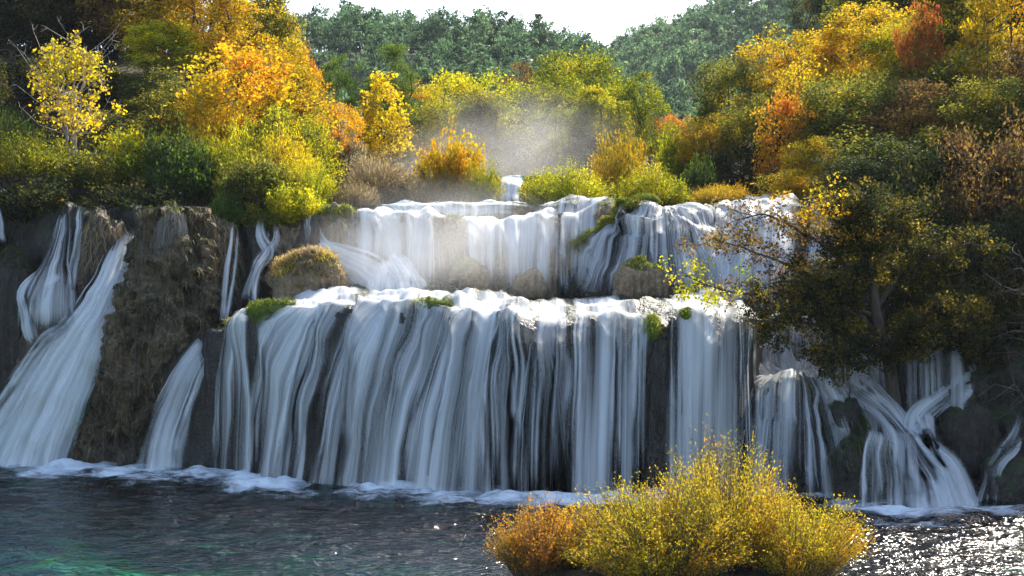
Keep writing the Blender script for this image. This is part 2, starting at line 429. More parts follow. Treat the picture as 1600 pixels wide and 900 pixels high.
def ribbons(fn, wid, leng, n, seed, v0, v1, wmin=0.035, wmax=0.20, dens=0.46, spread=0.30, wob=0.02):
    rng = np.random.default_rng(seed + 991)
    K = int(np.clip(leng * 3.5, 10, 26))
    t = np.linspace(0, 1, K)[None]
    c = rng.random(max(3, int(n / 7)))                              # ribbons gather into strands
    a0 = np.clip(c[rng.integers(0, len(c), n)] + rng.normal(0, 0.035, n), 0.0, 1.0)[:, None]
    va = v0 + (v1 - v0) * rng.random(n)[:, None] ** 2.2 * 0.55
    vb = v1 - (v1 - v0) * rng.random(n)[:, None] ** 3 * 0.3
    v = va + (vb - va) * t
    a = np.clip(a0 + rng.normal(0, 0.012, (n, 1)) * t + 0.008 * np.sin(t * 5 + rng.random((n, 1)) * 6) + wob * vn(t * 3.0, a0 * 9, seed), 0, 1)
    P = fn(a, v); E = fn(np.clip(a + 0.01, 0, 1), v) - fn(np.clip(a - 0.01, 0, 1), v)
    E /= np.linalg.norm(E, axis=-1, keepdims=True) + 1e-6
    P = P + OUT * (0.02 + rng.random((n, 1, 1)) * spread * t[..., None] ** 1.3 + rng.random((n, 1, 1)) * 0.05)
    hw = (wmin + (wmax - wmin) * rng.random((n, 1)) ** 2) * (0.6 + 0.9 * t)
    A = P - E * hw[..., None]; B = P + E * hw[..., None]; Cc = P + OUT * hw[..., None] * 0.45
    V = np.stack([A, Cc, B], 2)                                     # n,K,3,3
    idx = np.arange(n * K * 3).reshape(n, K, 3)
    Q = np.concatenate([np.stack([idx[:, :-1, j], idx[:, :-1, j + 1], idx[:, 1:, j + 1], idx[:, 1:, j]], -1).reshape(-1, 4) for j in (0, 1)])
    fade = sm(0, 0.12, t) * sm(1.0, 0.8, t)
    dd = (dens * (0.45 + 0.55 * rng.random((n, 1))) * fade)[..., None] * np.array([0.0, 1.0, 0.0])
    sid = rng.random((n, 1)) * 50
    fl = np.stack([np.broadcast_to(np.stack([sid - hw, sid + 0 * hw, sid + hw], -1), (n, K, 3)),
                   np.broadcast_to((v * leng)[..., None], (n, K, 3)), np.broadcast_to(sid[..., None], (n, K, 3))], -1)
    return V.reshape(-1, 3), Q, dd.ravel(), fl.reshape(-1, 3)

def join_water(parts):
    V, Q = merge([(p[0], p[1]) for p in parts])
    return V, Q, np.concatenate([p[2] for p in parts]), np.vstack([p[3] for p in parts])

_seed = [10]
def waterfall(label, pieces, group=None, mat=None):
    """pieces: (fn, width, length, density, ribbon count, v0, v1)"""
    P0 = pieces[0][0](np.array([0.5]), np.array([pieces[0][6]]))[0]
    o = empty('waterfall', P0, label, 'waterfall', group)
    sh, rb = [], []
    for fn, wid, leng, dens, nr, v0, v1 in pieces:
        _seed[0] += 1; sd_ = _seed[0]
        dens = dens * 1.12 + 0.06
        sh.append(sheet(fn, wid, leng, dens, sd_, v0, v1))
        sh.append(sheet(fn, wid, leng, dens * 0.62, sd_ + 400, max(v0, -0.2), v1, 0.13, thin=0.1))
        if nr: rb.append(ribbons(fn, wid, leng, max(4, int(nr * 0.32)), sd_, max(v0, -0.35), v1))
    V, Q, d, f = join_water(sh)
    ob('water_sheet', make_mesh('water_sheet', under(o, V), Q, {'dens': d, 'flow': f}), mat or M_fall, o, kind='stuff')
    if rb:
        V, Q, d, f = join_water(rb)
        ob('water_strands', make_mesh('water_strands', under(o, V), Q, {'dens': d, 'flow': f}), mat or M_fall, o, kind='stuff')
    return o

def cs(C, l0, l1, b0, b1, dens=0.6, nr=60, v0=-0.9, v1=1.0, foam=1.0):
    """a stream on a curtain, given by photo columns at the lip and at the foot"""
    fn = C.water(C.ul(l0), C.ul(l1), C.ub(b0), C.ub(b1))
    e = fn(np.array([0, 1, 0.5, 0.5]), np.array([1, 1, 1, 0.0]))
    wid = max(np.linalg.norm(e[1] - e[0]), np.linalg.norm(fn(np.array([0.0]), np.array([0.0]))[0] - fn(np.array([1.0]), np.array([0.0]))[0]), 0.15)
    leng = np.linalg.norm(e[2] - e[3])
    if foam and e[2][2] < 0.6:
        for a in np.linspace(0, 1, max(2, int(wid / 0.5))):
            q = fn(np.array([a]), np.array([1.0]))[0]; FOAM.append((q[0], q[1], 1.15, foam))
    return (fn, wid, leng, dens, nr, v0, v1)

def chute(pts, dens=0.7, nr=30, arch=0.25, foam=1.0):
    """a stream down its own bed; pts: photo column, row, depth, width in photo pixels"""
    C = spline(np.array([[*at(a, b, Y), wd * Y / F] for a, b, Y, wd in pts]), 120)
    T = np.gradient(C[:, :3], axis=0); T /= np.linalg.norm(T, axis=1, keepdims=True) + 1e-9
    E = np.cross(T, np.array([0, -1, 0.25])); E /= np.linalg.norm(E, axis=1, keepdims=True)
    if E[:, 0].mean() < 0: E = -E
    tt = np.linspace(0, 1, 120)
    def fn(a, v):
        g = lambda A: np.stack([np.interp(v, tt, A[:, i]) for i in range(A.shape[1])], -1)
        c, e = g(C), g(E); s_ = (np.asarray(a) - 0.5)[..., None]
        wd = c[..., 3:4]
        P = c[..., :3] + e * wd * s_
        return P + OUT * wd * arch * (1 - 4 * s_ ** 2) + OUT * (0.16 * fbm(P[..., 0] * 1.3, P[..., 1] * 1.3, P[..., 2] * 1.1, 3))[..., None]
    leng = np.linalg.norm(np.diff(C[:, :3], axis=0), axis=1).sum(); wid = C[:, 3].max()
    if foam and C[-1, 2] < 0.6:
        for a in np.linspace(0, 1, max(2, int(wid / 0.5))):
            q = fn(np.array([a]), np.array([1.0]))[0]; FOAM.append((q[0], q[1], 1.15, foam))
    return (fn, wid, leng, dens, nr, 0.0, 1.0)

# ---- ledges of the setting
front = Curtain([(300, 520, 46.2), (345, 506, 45.2), (420, 484, 44.2), (480, 473, 43.6), (550, 470, 43.2), (650, 472, 42.8), (750, 482, 42.2), (850, 496, 41.8), (950, 492, 41.7), (1040, 487, 41.7), (1150, 493, 41.4), (1180, 498, 42.0), (1192, 500, 43.6)],
                [(180, 46.2, -.6), (300, 45.0, -.6), (390, 43.4, -.6), (480, 42.2, -.6), (640, 40.7, -.6), (800, 40.0, -.6), (950, 40.0, -.6), (1050, 40.0, -.6), (1155, 39.9, -.6), (1182, 40.7, -.6), (1195, 43.0, -.6)], back=4.2, k=0.5, seed=1, bulge=0.46, rise=0.125)
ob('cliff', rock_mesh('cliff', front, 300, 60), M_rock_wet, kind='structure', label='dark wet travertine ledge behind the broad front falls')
second = Curtain([(440, 345, 50.5), (500, 336, 50.2), (560, 333, 49.9), (620, 335, 49.6), (700, 337, 49.5), (800, 338, 49.5), (870, 333, 49.8), (960, 312, 50.6)],
                 [(420, 48.6, 5.2), (520, 48.2, 5.2), (600, 48.0, 5.2), (700, 47.9, 5.2), (800, 47.9, 5.2), (880, 48.0, 5.2), (960, 48.5, 5.2)], back=1.4, k=0.5, seed=2, bulge=0.5, rise=0.03)
ob('cliff', rock_mesh('cliff', second, 180, 40), M_rock_tan, kind='structure', label='tan travertine ledge behind the upper falls')
left = Curtain([(-260, 330, 51), (-60, 325, 50.5), (60, 325, 50.2), (130, 325, 50.0), (230, 330, 49.6), (330, 335, 49.8), (430, 345, 50.2), (500, 340, 50.4)],
               [(-300, 47.6, -.6), (-60, 47.8, -.6), (60, 48.0, -.6), (130, 48.2, -.6), (230, 48.0, -.6), (330, 48.0, -.6), (430, 48.2, -.6), (500, 48.3, -.6)], back=3.5, k=0.45, seed=3, bulge=0.85, rise=0.05)
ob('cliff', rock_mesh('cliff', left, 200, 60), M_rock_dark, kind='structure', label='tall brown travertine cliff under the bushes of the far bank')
right = Curtain([(1100, 316, 50.4), (1200, 312, 50.2), (1320, 318, 50.0), (1450, 325, 49.6), (1600, 330, 49.0), (1900, 330, 48.5)],
                [(1090, 46.0, 4.6), (1200, 45.4, 4.4), (1320, 45.0, 4.0), (1450, 44.6, 3.6), (1600, 44.0, 3.4), (1950, 43.0, 3.4)], back=2.0, k=0.6, seed=4, bulge=0.5, rise=0.05)
ob('cliff', rock_mesh('cliff', right, 160, 44), M_rock, kind='structure', label='stepped ledge behind the overhanging dark tree')
right2 = Curtain([(1150, 500, 44.5), (1250, 500, 44.0), (1350, 520, 43.5), (1450, 535, 43.0), (1550, 520, 42.5), (1650, 480, 42.0), (1900, 470, 41.5)],
                 [(1130, 41.0, -.6), (1250, 40.8, -.6), (1350, 40.4, -.6), (1450, 40.0, -.6), (1550, 39.6, -.6), (1650, 39.2, -.6), (1950, 38.6, -.6)], back=3.0, k=0.8, seed=5, bulge=0.5, rise=0.03)
right2.led, right2.nled, right2.zs = 0.95, 4, 0.6
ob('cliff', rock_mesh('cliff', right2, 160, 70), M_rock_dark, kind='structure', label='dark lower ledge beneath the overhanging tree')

# ---- boulders and bosses
def boulder(label, px, py0, py1, Y, wpx, depth, mat, seed, name='boulder', squash=1.0, rough=0.22, group=None, lean=0.0, flute=0.0, box=0.8, taper=0.0):
    top, bot = at(px, py0, Y), at(px, py1, Y)
    H = (top[2] - bot[2]); rx = wpx * Y / F / 2
    nu, nv = 56, 36
    th, ph = np.meshgrid(np.linspace(0, 2 * math.pi, nu), np.linspace(0.02, math.pi - 0.02, nv))
    sx = np.sign(np.cos(th)) * np.abs(np.cos(th)) ** 0.9; sy = np.sign(np.sin(th)) * np.abs(np.sin(th)) ** 0.9
    r = np.sin(ph) ** box
    D = np.stack([r * sx, r * sy, np.sign(np.cos(ph)) * np.abs(np.cos(ph)) ** (0.55 + 0.45 * box)], -1)
    disp = 1 + rough * fbm(D[..., 0] * 1.5 + seed * 3.1, D[..., 1] * 1.5, D[..., 2] * 1.5, 4) + flute * vn(th * 4.0 * 7 / 6.283 * 0 + D[..., 0] * 7 + seed, D[..., 1] * 7, D[..., 2] * 0.9)
    hz = H * 0.62
    V = D * disp[..., None] * np.array([rx, depth, hz])
    V[:, -1] = V[:, 0]
    zr = (V[..., 2] - V[..., 2].min()) / (V[..., 2].max() - V[..., 2].min())
    V[..., 2] = -0.22 * H + 1.22 * H * zr
    V[..., 0] *= rx / np.abs(V[..., 0]).max()
    V[..., 0] *= 1 - taper * zr ** 1.3
    V[..., 0] += lean * V[..., 2]
    o = ob(name, make_mesh(name, V, grid_q(nu, nv)), mat, label=label, cat='boulder' if name == 'boulder' else 'rock', group=group, loc=(bot[0], Y + depth * 0.6, bot[2]))
    return o

def tuft_mesh(pts, nrm_up, n, length, seed, wid=0.012, droop=0.3, out=0.5):
    """grass blades rooted at pts"""
    rng = np.random.default_rng(seed); pts = np.asarray(pts)
    b = pts[rng.integers(0, len(pts), n)] + rng.normal(0, 0.03, (n, 3))
    L = length * (0.5 + rng.random(n)) ; az = rng.random(n) * 6.283
    d = np.stack([np.cos(az) * out, np.sin(az) * out - 0.12, nrm_up * np.ones(n)], -1) + rng.normal(0, 0.15, (n, 3))
    d /= np.linalg.norm(d, axis=1, keepdims=True)
    sd_ = np.stack([-np.sin(az), np.cos(az), 0 * az], -1) * wid
    m = b + d * (L * 0.55)[:, None]; t = b + d * (L * 0.85)[:, None] + np.array([0, 0, -1]) * (L * droop)[:, None] + d * (L * 0.1)[:, None]
    V = np.stack([b - sd_, b + sd_, m + sd_ * 0.8, m - sd_ * 0.8, t + sd_ * 0.15, t - sd_ * 0.15], 1)
    i = np.arange(n)[:, None] * 6
    Q = np.vstack([i + np.array([0, 1, 2, 3]), i + np.array([3, 2, 4, 5])])
    tint = np.repeat(np.stack([rng.random(n), vn(b[:, 0] * 1.5, b[:, 1] * 1.5, seed) * 0.5 + 0.5, rng.random(n)], -1), 6, 0)
    return V.reshape(-1, 3), Q, tint

G_bright = leaf_mat('bright_grass', [(0.07, 0.11, 0.010), (0.15, 0.22, 0.012), (0.30, 0.32, 0.02), (0.40, 0.34, 0.06)], 0.5)
G_dry = leaf_mat('dry_grass', [(0.16, 0.12, 0.05), (0.34, 0.25, 0.12), (0.52, 0.40, 0.24)], 0.4)
G_dark = leaf_mat('dark_grass', [(0.03, 0.05, 0.01), (0.06, 0.085, 0.015), (0.12, 0.12, 0.03)], 0.4)
G_root = leaf_mat('root_fibre', [(0.14, 0.11, 0.09), (0.24, 0.20, 0.17), (0.36, 0.31, 0.27)], 0.15)

def dress(o, mat, n, length, seed, zmin=0.35, up=0.8, droop=0.3, out=0.5, name='moss', wid=0.012, front=False, zmax=9.0):
    """blades over the upper (or front) faces of a rock, as a part of it"""
    me = o.data; nn = len(me.vertices)
    co = np.empty(nn * 3, np.float32); me.vertices.foreach_get('co', co); co = co.reshape(-1, 3)
    no = np.empty(nn * 3, np.float32); me.vertices.foreach_get('normal', no); no = no.reshape(-1, 3)
    if np.mean(no[:, 2] * np.sign(co[:, 2] - co[:, 2].mean())) < 0: no = -no
    k = (no[:, 2] > zmin) & (no[:, 2] < zmax)
    if front: k &= no[:, 1] < 0.35
    k &= vn(co[:, 0] * 1.2 + seed, co[:, 1] * 1.2, co[:, 2] * 1.2) > -0.35
    if k.sum() < 3: return None
    V, Q, t = tuft_mesh(co[k], up, n, length, seed, wid, droop, out)
    return ob(name, make_mesh(name, V, Q, {'tint': t}, False), mat, o, kind='stuff')

def hang(o, pts, n, length, seed, mat, name='hanging_roots', wid=0.012):
    V, Q, t = tuft_mesh(pts, -1.0, n, length, seed, wid, 0.25, 0.12)
    return ob(name, make_mesh(name, V, Q, {'tint': t}, False), mat, o, kind='stuff')

def buttress(label, rows, Y, depth, mat, seed):
    rw = np.array(rows, float); py = np.linspace(rw[0, 0], rw[-1, 0], 90)
    l = np.interp(py, rw[:, 0], rw[:, 1]); r = np.interp(py, rw[:, 0], rw[:, 2])
    k = np.ones(7) / 7; l = np.convolve(np.pad(l, 3, 'edge'), k, 'valid'); r = np.convolve(np.pad(r, 3, 'edge'), k, 'valid')
    th = np.linspace(-0.12, math.pi + 0.12, 64)[None]
    cx = ((l + r) / 2 - 800) * Y / F; hw = (r - l) / 2 * Y / F; z = EYE + (HOR - py) * Y / F
    t = np.linspace(0, 1, 90)[:, None]
    dp = depth * (0.35 + 0.65 * sm(0, 0.45, t)) 
    V = np.stack([cx[:, None] - hw[:, None] * np.cos(th), Y - dp * np.sign(np.sin(th)) * np.abs(np.sin(th)) ** 0.7, z[:, None] + 0 * th], -1)
    nrm = np.stack([-np.cos(th) + 0 * t, -np.sin(th) + 0 * t, 0 * th + 0 * t], -1)
    n1 = fbm(V[..., 0] * 0.7 + seed, V[..., 1] * 0.7, V[..., 2] * 0.45, 3); n2 = fbm(V[..., 0] * 1.9, V[..., 1] * 1.9 + seed, V[..., 2] * 1.3, 4)
    V += nrm * (0.42 * n1 + 0.40 * (1 - 2 * np.abs(n2)) - 0.15)[..., None]
    V[..., 2] += 0.15 * fbm(V[..., 0] * 1.2, V[..., 1] * 1.2, V[..., 2] * 1.2 + seed, 3)
    cap = V[:1].copy(); cap[..., :] = cap.mean(1, keepdims=True) + (cap - cap.mean(1, keepdims=True)) * 0.1; cap[..., 2] += 0.15
    V = np.vstack([cap, V]); o = np.array([cx[-1], Y, z[-1]])
    return ob('rock_buttress', make_mesh('rock_buttress', V - o, grid_q(64, 91)), mat, label=label, cat='rock', loc=tuple(o))
b = buttress('tall brown rock buttress between two diagonal streams under hanging grey roots', [(326, 224, 318), (390, 224, 330), (440, 212, 338), (490, 186, 338), (540, 166, 326), (600, 146, 300), (660, 136, 262), (755, 132, 244)], 47.7, 1.9, M_rock_brown, 1)
dress(b, G_dry, 3200, 0.26, 3, -0.5, -0.2, 0.6, 0.8, 'dry_grass', 0.008, True)
dress(b, G_dark, 1200, 0.3, 4, -0.2, 0.2, 0.5, 0.7, 'moss', 0.016, True)
def root_clump(label, px, py0, py1, Y, wpx, seed):
    o = boulder(label, px, py0, py0 + (py1 - py0) * 0.62, Y, wpx, 0.42, M_rock_tan, seed, rough=0.15, box=0.55)
    me = o.data; co = np.array([v.co[:] for v in me.vertices]); k = (co[:, 1] < 0.1)
    hang(o, co[k], 3600, (py1 - py0) * Y / F * 0.42, seed, G_root, wid=0.007)
    dress(o, G_bright, 260, 0.16, seed + 1, 0.55, 0.9)
    return o
root_clump('wide grey clump of hanging root fibres at the cliff edge', 268, 328, 422, 46.9, 46, 21)
root_clump('narrow grey clump of hanging root fibres beside the diagonal fall', 232, 326, 408, 47.1, 32, 22)
b = boulder('brown overhanging knob with drooping dry grass between two narrow falls', 158, 322, 480, 48.3, 84, 0.9, M_rock, 5, flute=0.08, box=0.55)
dress(b, G_dry, 1500, 0.5, 6, -0.1, -0.5, 0.5, 0.6, 'dry_grass', 0.007, True)
b = boulder('brown wall of hanging grass beside a thin white trickle', 318, 335, 520, 48.4, 95, 0.9, M_rock, 7, flute=0.08, box=0.5)
dress(b, G_dry, 1800, 0.5, 8, -0.2, -0.6, 0.5, 0.5, 'dry_grass', 0.007, True)
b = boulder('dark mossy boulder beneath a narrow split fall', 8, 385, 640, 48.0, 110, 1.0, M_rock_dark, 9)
dress(b, G_dark, 900, 0.3, 10, 0.1, 0.2, 0.5, 0.8)
boulder('rounded brown boulder ringed by thin white streams', 66, 508, 640, 47.4, 92, 0.9, M_rock, 11)
boulder('round wet boulder under a fanning fall', 78, 410, 520, 48.4, 84, 0.8, M_rock, 12)
b = boulder('tall rounded tufa knob with bright moss cap at the upper lip', 522, 314, 420, 49.6, 72, 0.8, M_rock_tan, 13, flute=0.04)
dress(b, G_bright, 1500, 0.20, 14, 0.45, 0.8); dress(b, G_dry, 900, 0.35, 15, -0.2, -0.7, 0.4, 0.4, 'dry_grass', 0.012, True, 0.5)
b = boulder('grassy brown knob covered in golden dry grass above the front ledge', 478, 388, 480, 46.6, 138, 1.1, M_rock_tan, 16)
dress(b, G_dry, 3200, 0.30, 17, 0.0, 0.6, 0.2, 0.8, 'dry_grass', 0.012); dress(b, leaf_mat('gold_grass', [(0.30, 0.26, 0.02), (0.5, 0.36, 0.03), (0.62, 0.42, 0.06)], 0.5), 2200, 0.25, 18, 0.2, 0.7, 0.2, 0.8, 'golden_grass', 0.012)
b = boulder('narrow tan tufa pillar dividing the upper falls', 708, 334, 420, 49.1, 38, 0.5, M_rock_tan, 19)
dress(b, G_bright, 260, 0.14, 20, 0.6, 0.8)
b = boulder('rounded tan boulder with sunlit moss under the upper falls', 730, 404, 480, 47.4, 84, 0.7, M_rock_tan, 23, box=1.0)
dress(b, G_bright, 500, 0.13, 24, 0.5, 0.7)
boulder('small tan boulder veiled by water below the upper falls', 828, 418, 478, 47.5, 56, 0.6, M_rock_tan, 25, box=1.0)

# ------------------------------------------------------------------ the falls
waterfall('broad silky fall pouring over the front ledge beside green lip moss', [cs(front, 552, 700, 470, 640, 0.56, 190)])
waterfall('white fall sweeping down outward from the grassy knob on the front ledge', [cs(front, 442, 550, 372, 484, 0.60, 130)])
waterfall('two slim pale falls dropping past the dark gap in the front ledge', [cs(front, 358, 428, 332, 404, 0.50, 60)])
waterfall('widest curtain of the front falls with a foaming upper slope', [cs(front, 690, 800, 620, 770, 0.54, 150), cs(front, 780, 900, 760, 890, 0.34, 110, v0=-0.95)])
waterfall('straight veil of thin strands falling behind the yellow islet bush', [cs(front, 890, 1012, 880, 1010, 0.46, 140)])
waterfall('thin dark-backed strands under the straight lip next to the overhanging tree', [cs(front, 1030, 1176, 1030, 1178, 0.34, 130)])
waterfall('left part of the sunlit misty upper falls, beside the mossy knob', [cs(second, 548, 700, 545, 700, 0.62, 120)])
waterfall('sunlit misty upper falls between the tan pillar and the domed cascade', [cs(second, 712, 885, 715, 885, 0.66, 140)])
step = Curtain([(585, 321, 51.6), (650, 317, 51.3), (740, 317, 51.3), (840, 319, 51.4)], [(585, 50.8, 8.2), (660, 50.7, 8.2), (740, 50.7, 8.2), (840, 50.9, 8.2)], back=0.8, k=0.5, seed=6, bulge=0.1)
ob('cliff', rock_mesh('cliff', step, 60, 14), M_rock_tan, kind='structure', label='low step of rock above the upper falls')
waterfall('low white step of water above the upper falls', [cs(step, 590, 835, 590, 835, 0.62, 60)])
mU = Mound(1030, 49.6, 8.75, 3.9, 3.6, 5.1, 0.62, 7, 0.46, 0.25, led=1.05, nled=4)
ob('rock_dome', rock_mesh('rock_dome', mU, 170, 46), M_rock_wet, label='big domed cascade rock with moss ribs beside the upper falls', cat='rock')
waterfall('lacy water spreading over the big domed rock', [(mU.water(0.12, 0.98, 0.13, 0.96), 11.0, 5.0, 0.36, 320, -0.5, 1.0)])
waterfall('wide sunlit water sheet sliding over the lip towards the brown-leaved branch', [cs(right, 1110, 1260, 1100, 1240, 0.62, 70), cs(right, 1260, 1420, 1240, 1400, 0.45, 60)])
back_step = Curtain([(835, 322, 51.4), (880, 312, 51.2), (960, 308, 51.2)], [(815, 50.2, 7.6), (870, 50.0, 7.6), (960, 50.0, 7.8)], back=0.8, k=0.5, seed=8, bulge=0.2)
ob('cliff', rock_mesh('cliff', back_step, 50, 18), M_rock, kind='structure', label='rock step under the willow bush')
waterfall('short fall fanning out below the round willow bush', [cs(back_step, 845, 955, 830, 950, 0.52, 50), cs(second, 872, 945, 868, 930, 0.5, 40)])
waterfall('small distant fall framed by bushes upstream', [chute([(800, 275, 63.6, 44), (800, 280, 62.6, 44), (798, 288, 61.4, 38), (797, 304, 60.7, 30), (797, 326, 60.3, 48)], 0.95, 24)])
b = boulder('hollow-faced tan tufa boulder with moss brow below the domed cascade', 1002, 402, 480, 46.0, 92, 0.6, M_rock_tan, 27, box=1.0)
dress(b, G_bright, 700, 0.14, 28, 0.6, 0.8)
hd = Mound(842, 41.7, 4.25, 1.05, 1.75, -0.6, 0.5, 14, 0.10, 0.25)
ob('rock_dome', rock_mesh('rock_dome', hd, 60, 40), M_rock_dark, label='dark arched boss standing proud in the front falls', cat='rock')
waterfall('white arch of water streaming round the dark boss', [(hd.water(0.08, 0.34, 0.10, 0.30), 1.6, 5.5, 0.5, 50, -1.0, 1.0), (hd.water(0.66, 0.92, 0.70, 0.90), 1.6, 5.5, 0.42, 46, -1.0, 1.0), (hd.water(0.3, 0.7, 0.3, 0.7), 1.8, 5.5, 0.10, 40, -1.0, 1.0)])
# far side: streams on the tall cliff
waterfall('narrow fall splitting over a round boulder on the tall cliff', [chute([(106, 316, 49.8, 10), (100, 345, 49.2, 20), (92, 390, 48.4, 32), (84, 420, 47.8, 50), (76, 465, 47.2, 84), (76, 530, 47.1, 96)], 0.26, 110),
           chute([(128, 312, 49.6, 8), (122, 380, 48.4, 16), (112, 440, 47.6, 20), (108, 520, 47.1, 22)], 0.5, 14), chute([(70, 420, 47.8, 14), (38, 455, 47.2, 18), (44, 490, 46.9, 22), (54, 545, 46.6, 20)], 0.62, 14), chute([(100, 425, 47.6, 20), (80, 450, 47.1, 12), (70, 500, 47.0, 10)], 0.5, 10)])
waterfall('thin curved stream running round the lower cliff boulder', [chute([(110, 508, 46.9, 30), (70, 530, 46.6, 18), (36, 570, 46.5, 16), (8, 610, 46.4, 22)], 0.5, 16, 0.1)])
waterfall('great diagonal white fall sweeping outward beside the rock buttress', [chute([(204, 345, 49.0, 30), (194, 385, 48.2, 52), (178, 440, 47.6, 68), (150, 500, 47.0, 86), (104, 580, 46.6, 130), (54, 690, 46.4, 176), (40, 735, 46.3, 200)], 0.84, 90, 0.12)])
waterfall('tiny fall half hidden at the very edge of the tall cliff', [chute([(-6, 320, 49.4, 14), (0, 345, 49.0, 16), (4, 385, 48.8, 18)], 0.5, 8)])
waterfall('steep white chute leaping from the notch beside the buttress', [chute([(346, 506, 46.2, 18), (322, 540, 45.7, 40), (290, 600, 45.3, 62), (262, 670, 45.1, 76), (250, 738, 45.0, 84)], 0.62, 70, 0.15)])
waterfall('thread-thin trickle down the grassy brown wall', [chute([(366, 340, 48.9, 3), (362, 380, 48.5, 6), (354, 425, 47.9, 10), (350, 470, 47.2, 9), (346, 512, 46.4, 12)], 0.5, 14), chute([(374, 350, 48.8, 3), (369, 400, 48.2, 4), (358, 470, 47.3, 5), (352, 512, 46.5, 6)], 0.4, 8)])
waterfall('zigzag stream stepping down behind the golden grass knob', [chute([(408, 335, 49.4, 10), (408, 370, 48.9, 18), (420, 395, 48.5, 20), (404, 420, 48.0, 16), (392, 448, 47.6, 30), (386, 482, 47.0, 42)], 0.44, 40), chute([(430, 340, 49.3, 6), (432, 372, 48.8, 12), (416, 400, 48.3, 14), (398, 440, 47.5, 14), (396, 480, 46.9, 18)], 0.42, 20), chute([(420, 345, 49.3, 8), (412, 385, 48.7, 10), (398, 410, 48.1, 9), (382, 480, 46.9, 12)], 0.4, 14)])
waterfall('slanting white rush past the mossy upper knob', [chute([(482, 322, 50.4, 16), (488, 355, 49.6, 24), (500, 385, 49.0, 34), (530, 410, 48.4, 60), (568, 436, 47.8, 86), (600, 476, 46.9, 120)], 0.86, 60, 0.1), chute([(600, 400, 48.2, 50), (612, 430, 47.6, 90), (620, 474, 46.9, 130)], 0.7, 40, 0.1)])
# near side cascade
R1 = Mound(1238, 42.0, 3.35, 2.8, 3.2, -0.6, 0.55, 9, 0.34, 0.36, led=0.85, nled=3); R1.back = 1.5
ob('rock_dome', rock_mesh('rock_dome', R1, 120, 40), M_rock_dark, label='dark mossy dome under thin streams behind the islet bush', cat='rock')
waterfall('thin threads combing down the dark mossy dome', [(R1.water(0.02, 0.98, 0.02, 0.98), 7.0, 4.5, 0.26, 300, -1.0, 1.0)])
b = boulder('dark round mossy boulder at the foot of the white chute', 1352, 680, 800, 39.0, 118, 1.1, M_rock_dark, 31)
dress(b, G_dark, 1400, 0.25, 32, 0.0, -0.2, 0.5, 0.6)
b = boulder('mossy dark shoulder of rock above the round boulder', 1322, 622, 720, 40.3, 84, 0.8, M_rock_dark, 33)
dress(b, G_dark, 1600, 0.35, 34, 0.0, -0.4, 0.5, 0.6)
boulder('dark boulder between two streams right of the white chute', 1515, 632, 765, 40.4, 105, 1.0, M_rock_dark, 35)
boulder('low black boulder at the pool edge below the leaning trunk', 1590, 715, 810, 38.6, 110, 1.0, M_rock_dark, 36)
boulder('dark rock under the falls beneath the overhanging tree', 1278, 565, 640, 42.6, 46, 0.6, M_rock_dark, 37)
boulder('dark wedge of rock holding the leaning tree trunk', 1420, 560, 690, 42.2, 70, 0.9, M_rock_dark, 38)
waterfall('white chute fanning into the pool between dark boulders', [chute([(1312, 585, 43.0, 70), (1345, 612, 42.2, 64), (1380, 640, 41.3, 50), (1402, 665, 40.7, 58), (1428, 700, 39.9, 90), (1455, 745, 39.1, 132), (1468, 792, 38.4, 160)], 0.66, 90, 0.12),
           chute([(1380, 672, 39.2, 40), (1372, 700, 38.3, 56), (1374, 740, 37.9, 72), (1376, 792, 37.7, 76)], 0.30, 46, 0.15), chute([(1402, 660, 40.3, 40), (1412, 690, 39.4, 44), (1416, 740, 38.6, 46), (1418, 792, 38.1, 44)], 0.55, 30, 0.1)])
waterfall('tumbling stream descending from the dark bank to the white chute', [chute([(1470, 520, 43.6, 36), (1494, 552, 42.9, 44), (1516, 582, 42.3, 40), (1504, 600, 41.9, 34), (1474, 622, 41.5, 40), (1442, 646, 41.0, 44), (1434, 680, 40.2, 50), (1452, 730, 39.2, 60)], 0.58, 50, 0.1),
           chute([(1516, 585, 42.2, 24), (1512, 612, 41.5, 20), (1490, 640, 41.0, 16)], 0.45, 14, 0.1), chute([(1440, 640, 41.0, 26), (1446, 665, 40.4, 28), (1450, 700, 39.7, 30)], 0.4, 16, 0.15)])
waterfall('thin stream between the two dark boulders at the pool edge', [chute([(1600, 640, 40.2, 8), (1580, 680, 39.7, 14), (1566, 706, 39.3, 22), (1546, 745, 38.9, 18), (1534, 792, 38.4, 24)], 0.36, 20, 0.1), chute([(1590, 670, 39.8, 6), (1588, 700, 39.4, 10), (1560, 730, 38.9, 12), (1552, 792, 38.3, 14)], 0.3, 12, 0.1)])
waterfall('broken white cascade glimpsed under the dark tree', [chute([(1228, 500, 44.0, 40), (1222, 545, 43.2, 64), (1232, 605, 42.2, 110)], 0.5, 60, 0.12), chute([(1312, 525, 43.6, 60), (1330, 570, 43.0, 90), (1345, 625, 42.0, 96)], 0.5, 50, 0.1), chute([(1420, 525, 43.4, 44), (1436, 575, 42.8, 60), (1444, 635, 41.8, 50)], 0.42, 30, 0.1),
           chute([(1180, 560, 42.9, 30), (1200, 590, 42.0, 60), (1230, 612, 41.0, 110)], 0.5, 30, 0.1), chute([(1268, 540, 43.4, 26), (1262, 570, 42.6, 36), (1256, 606, 41.6, 60)], 0.5, 20, 0.12)])
waterfall('broad stepped cascade over dark mossy rock under the overhanging tree', [cs(right2, 1195, 1300, 1170, 1300, 0.46, 80, v0=-0.5), cs(right2, 1300, 1400, 1300, 1400, 0.5, 80, v0=-0.5), cs(right2, 1400, 1510, 1400, 1520, 0.36, 80, v0=-0.5)])
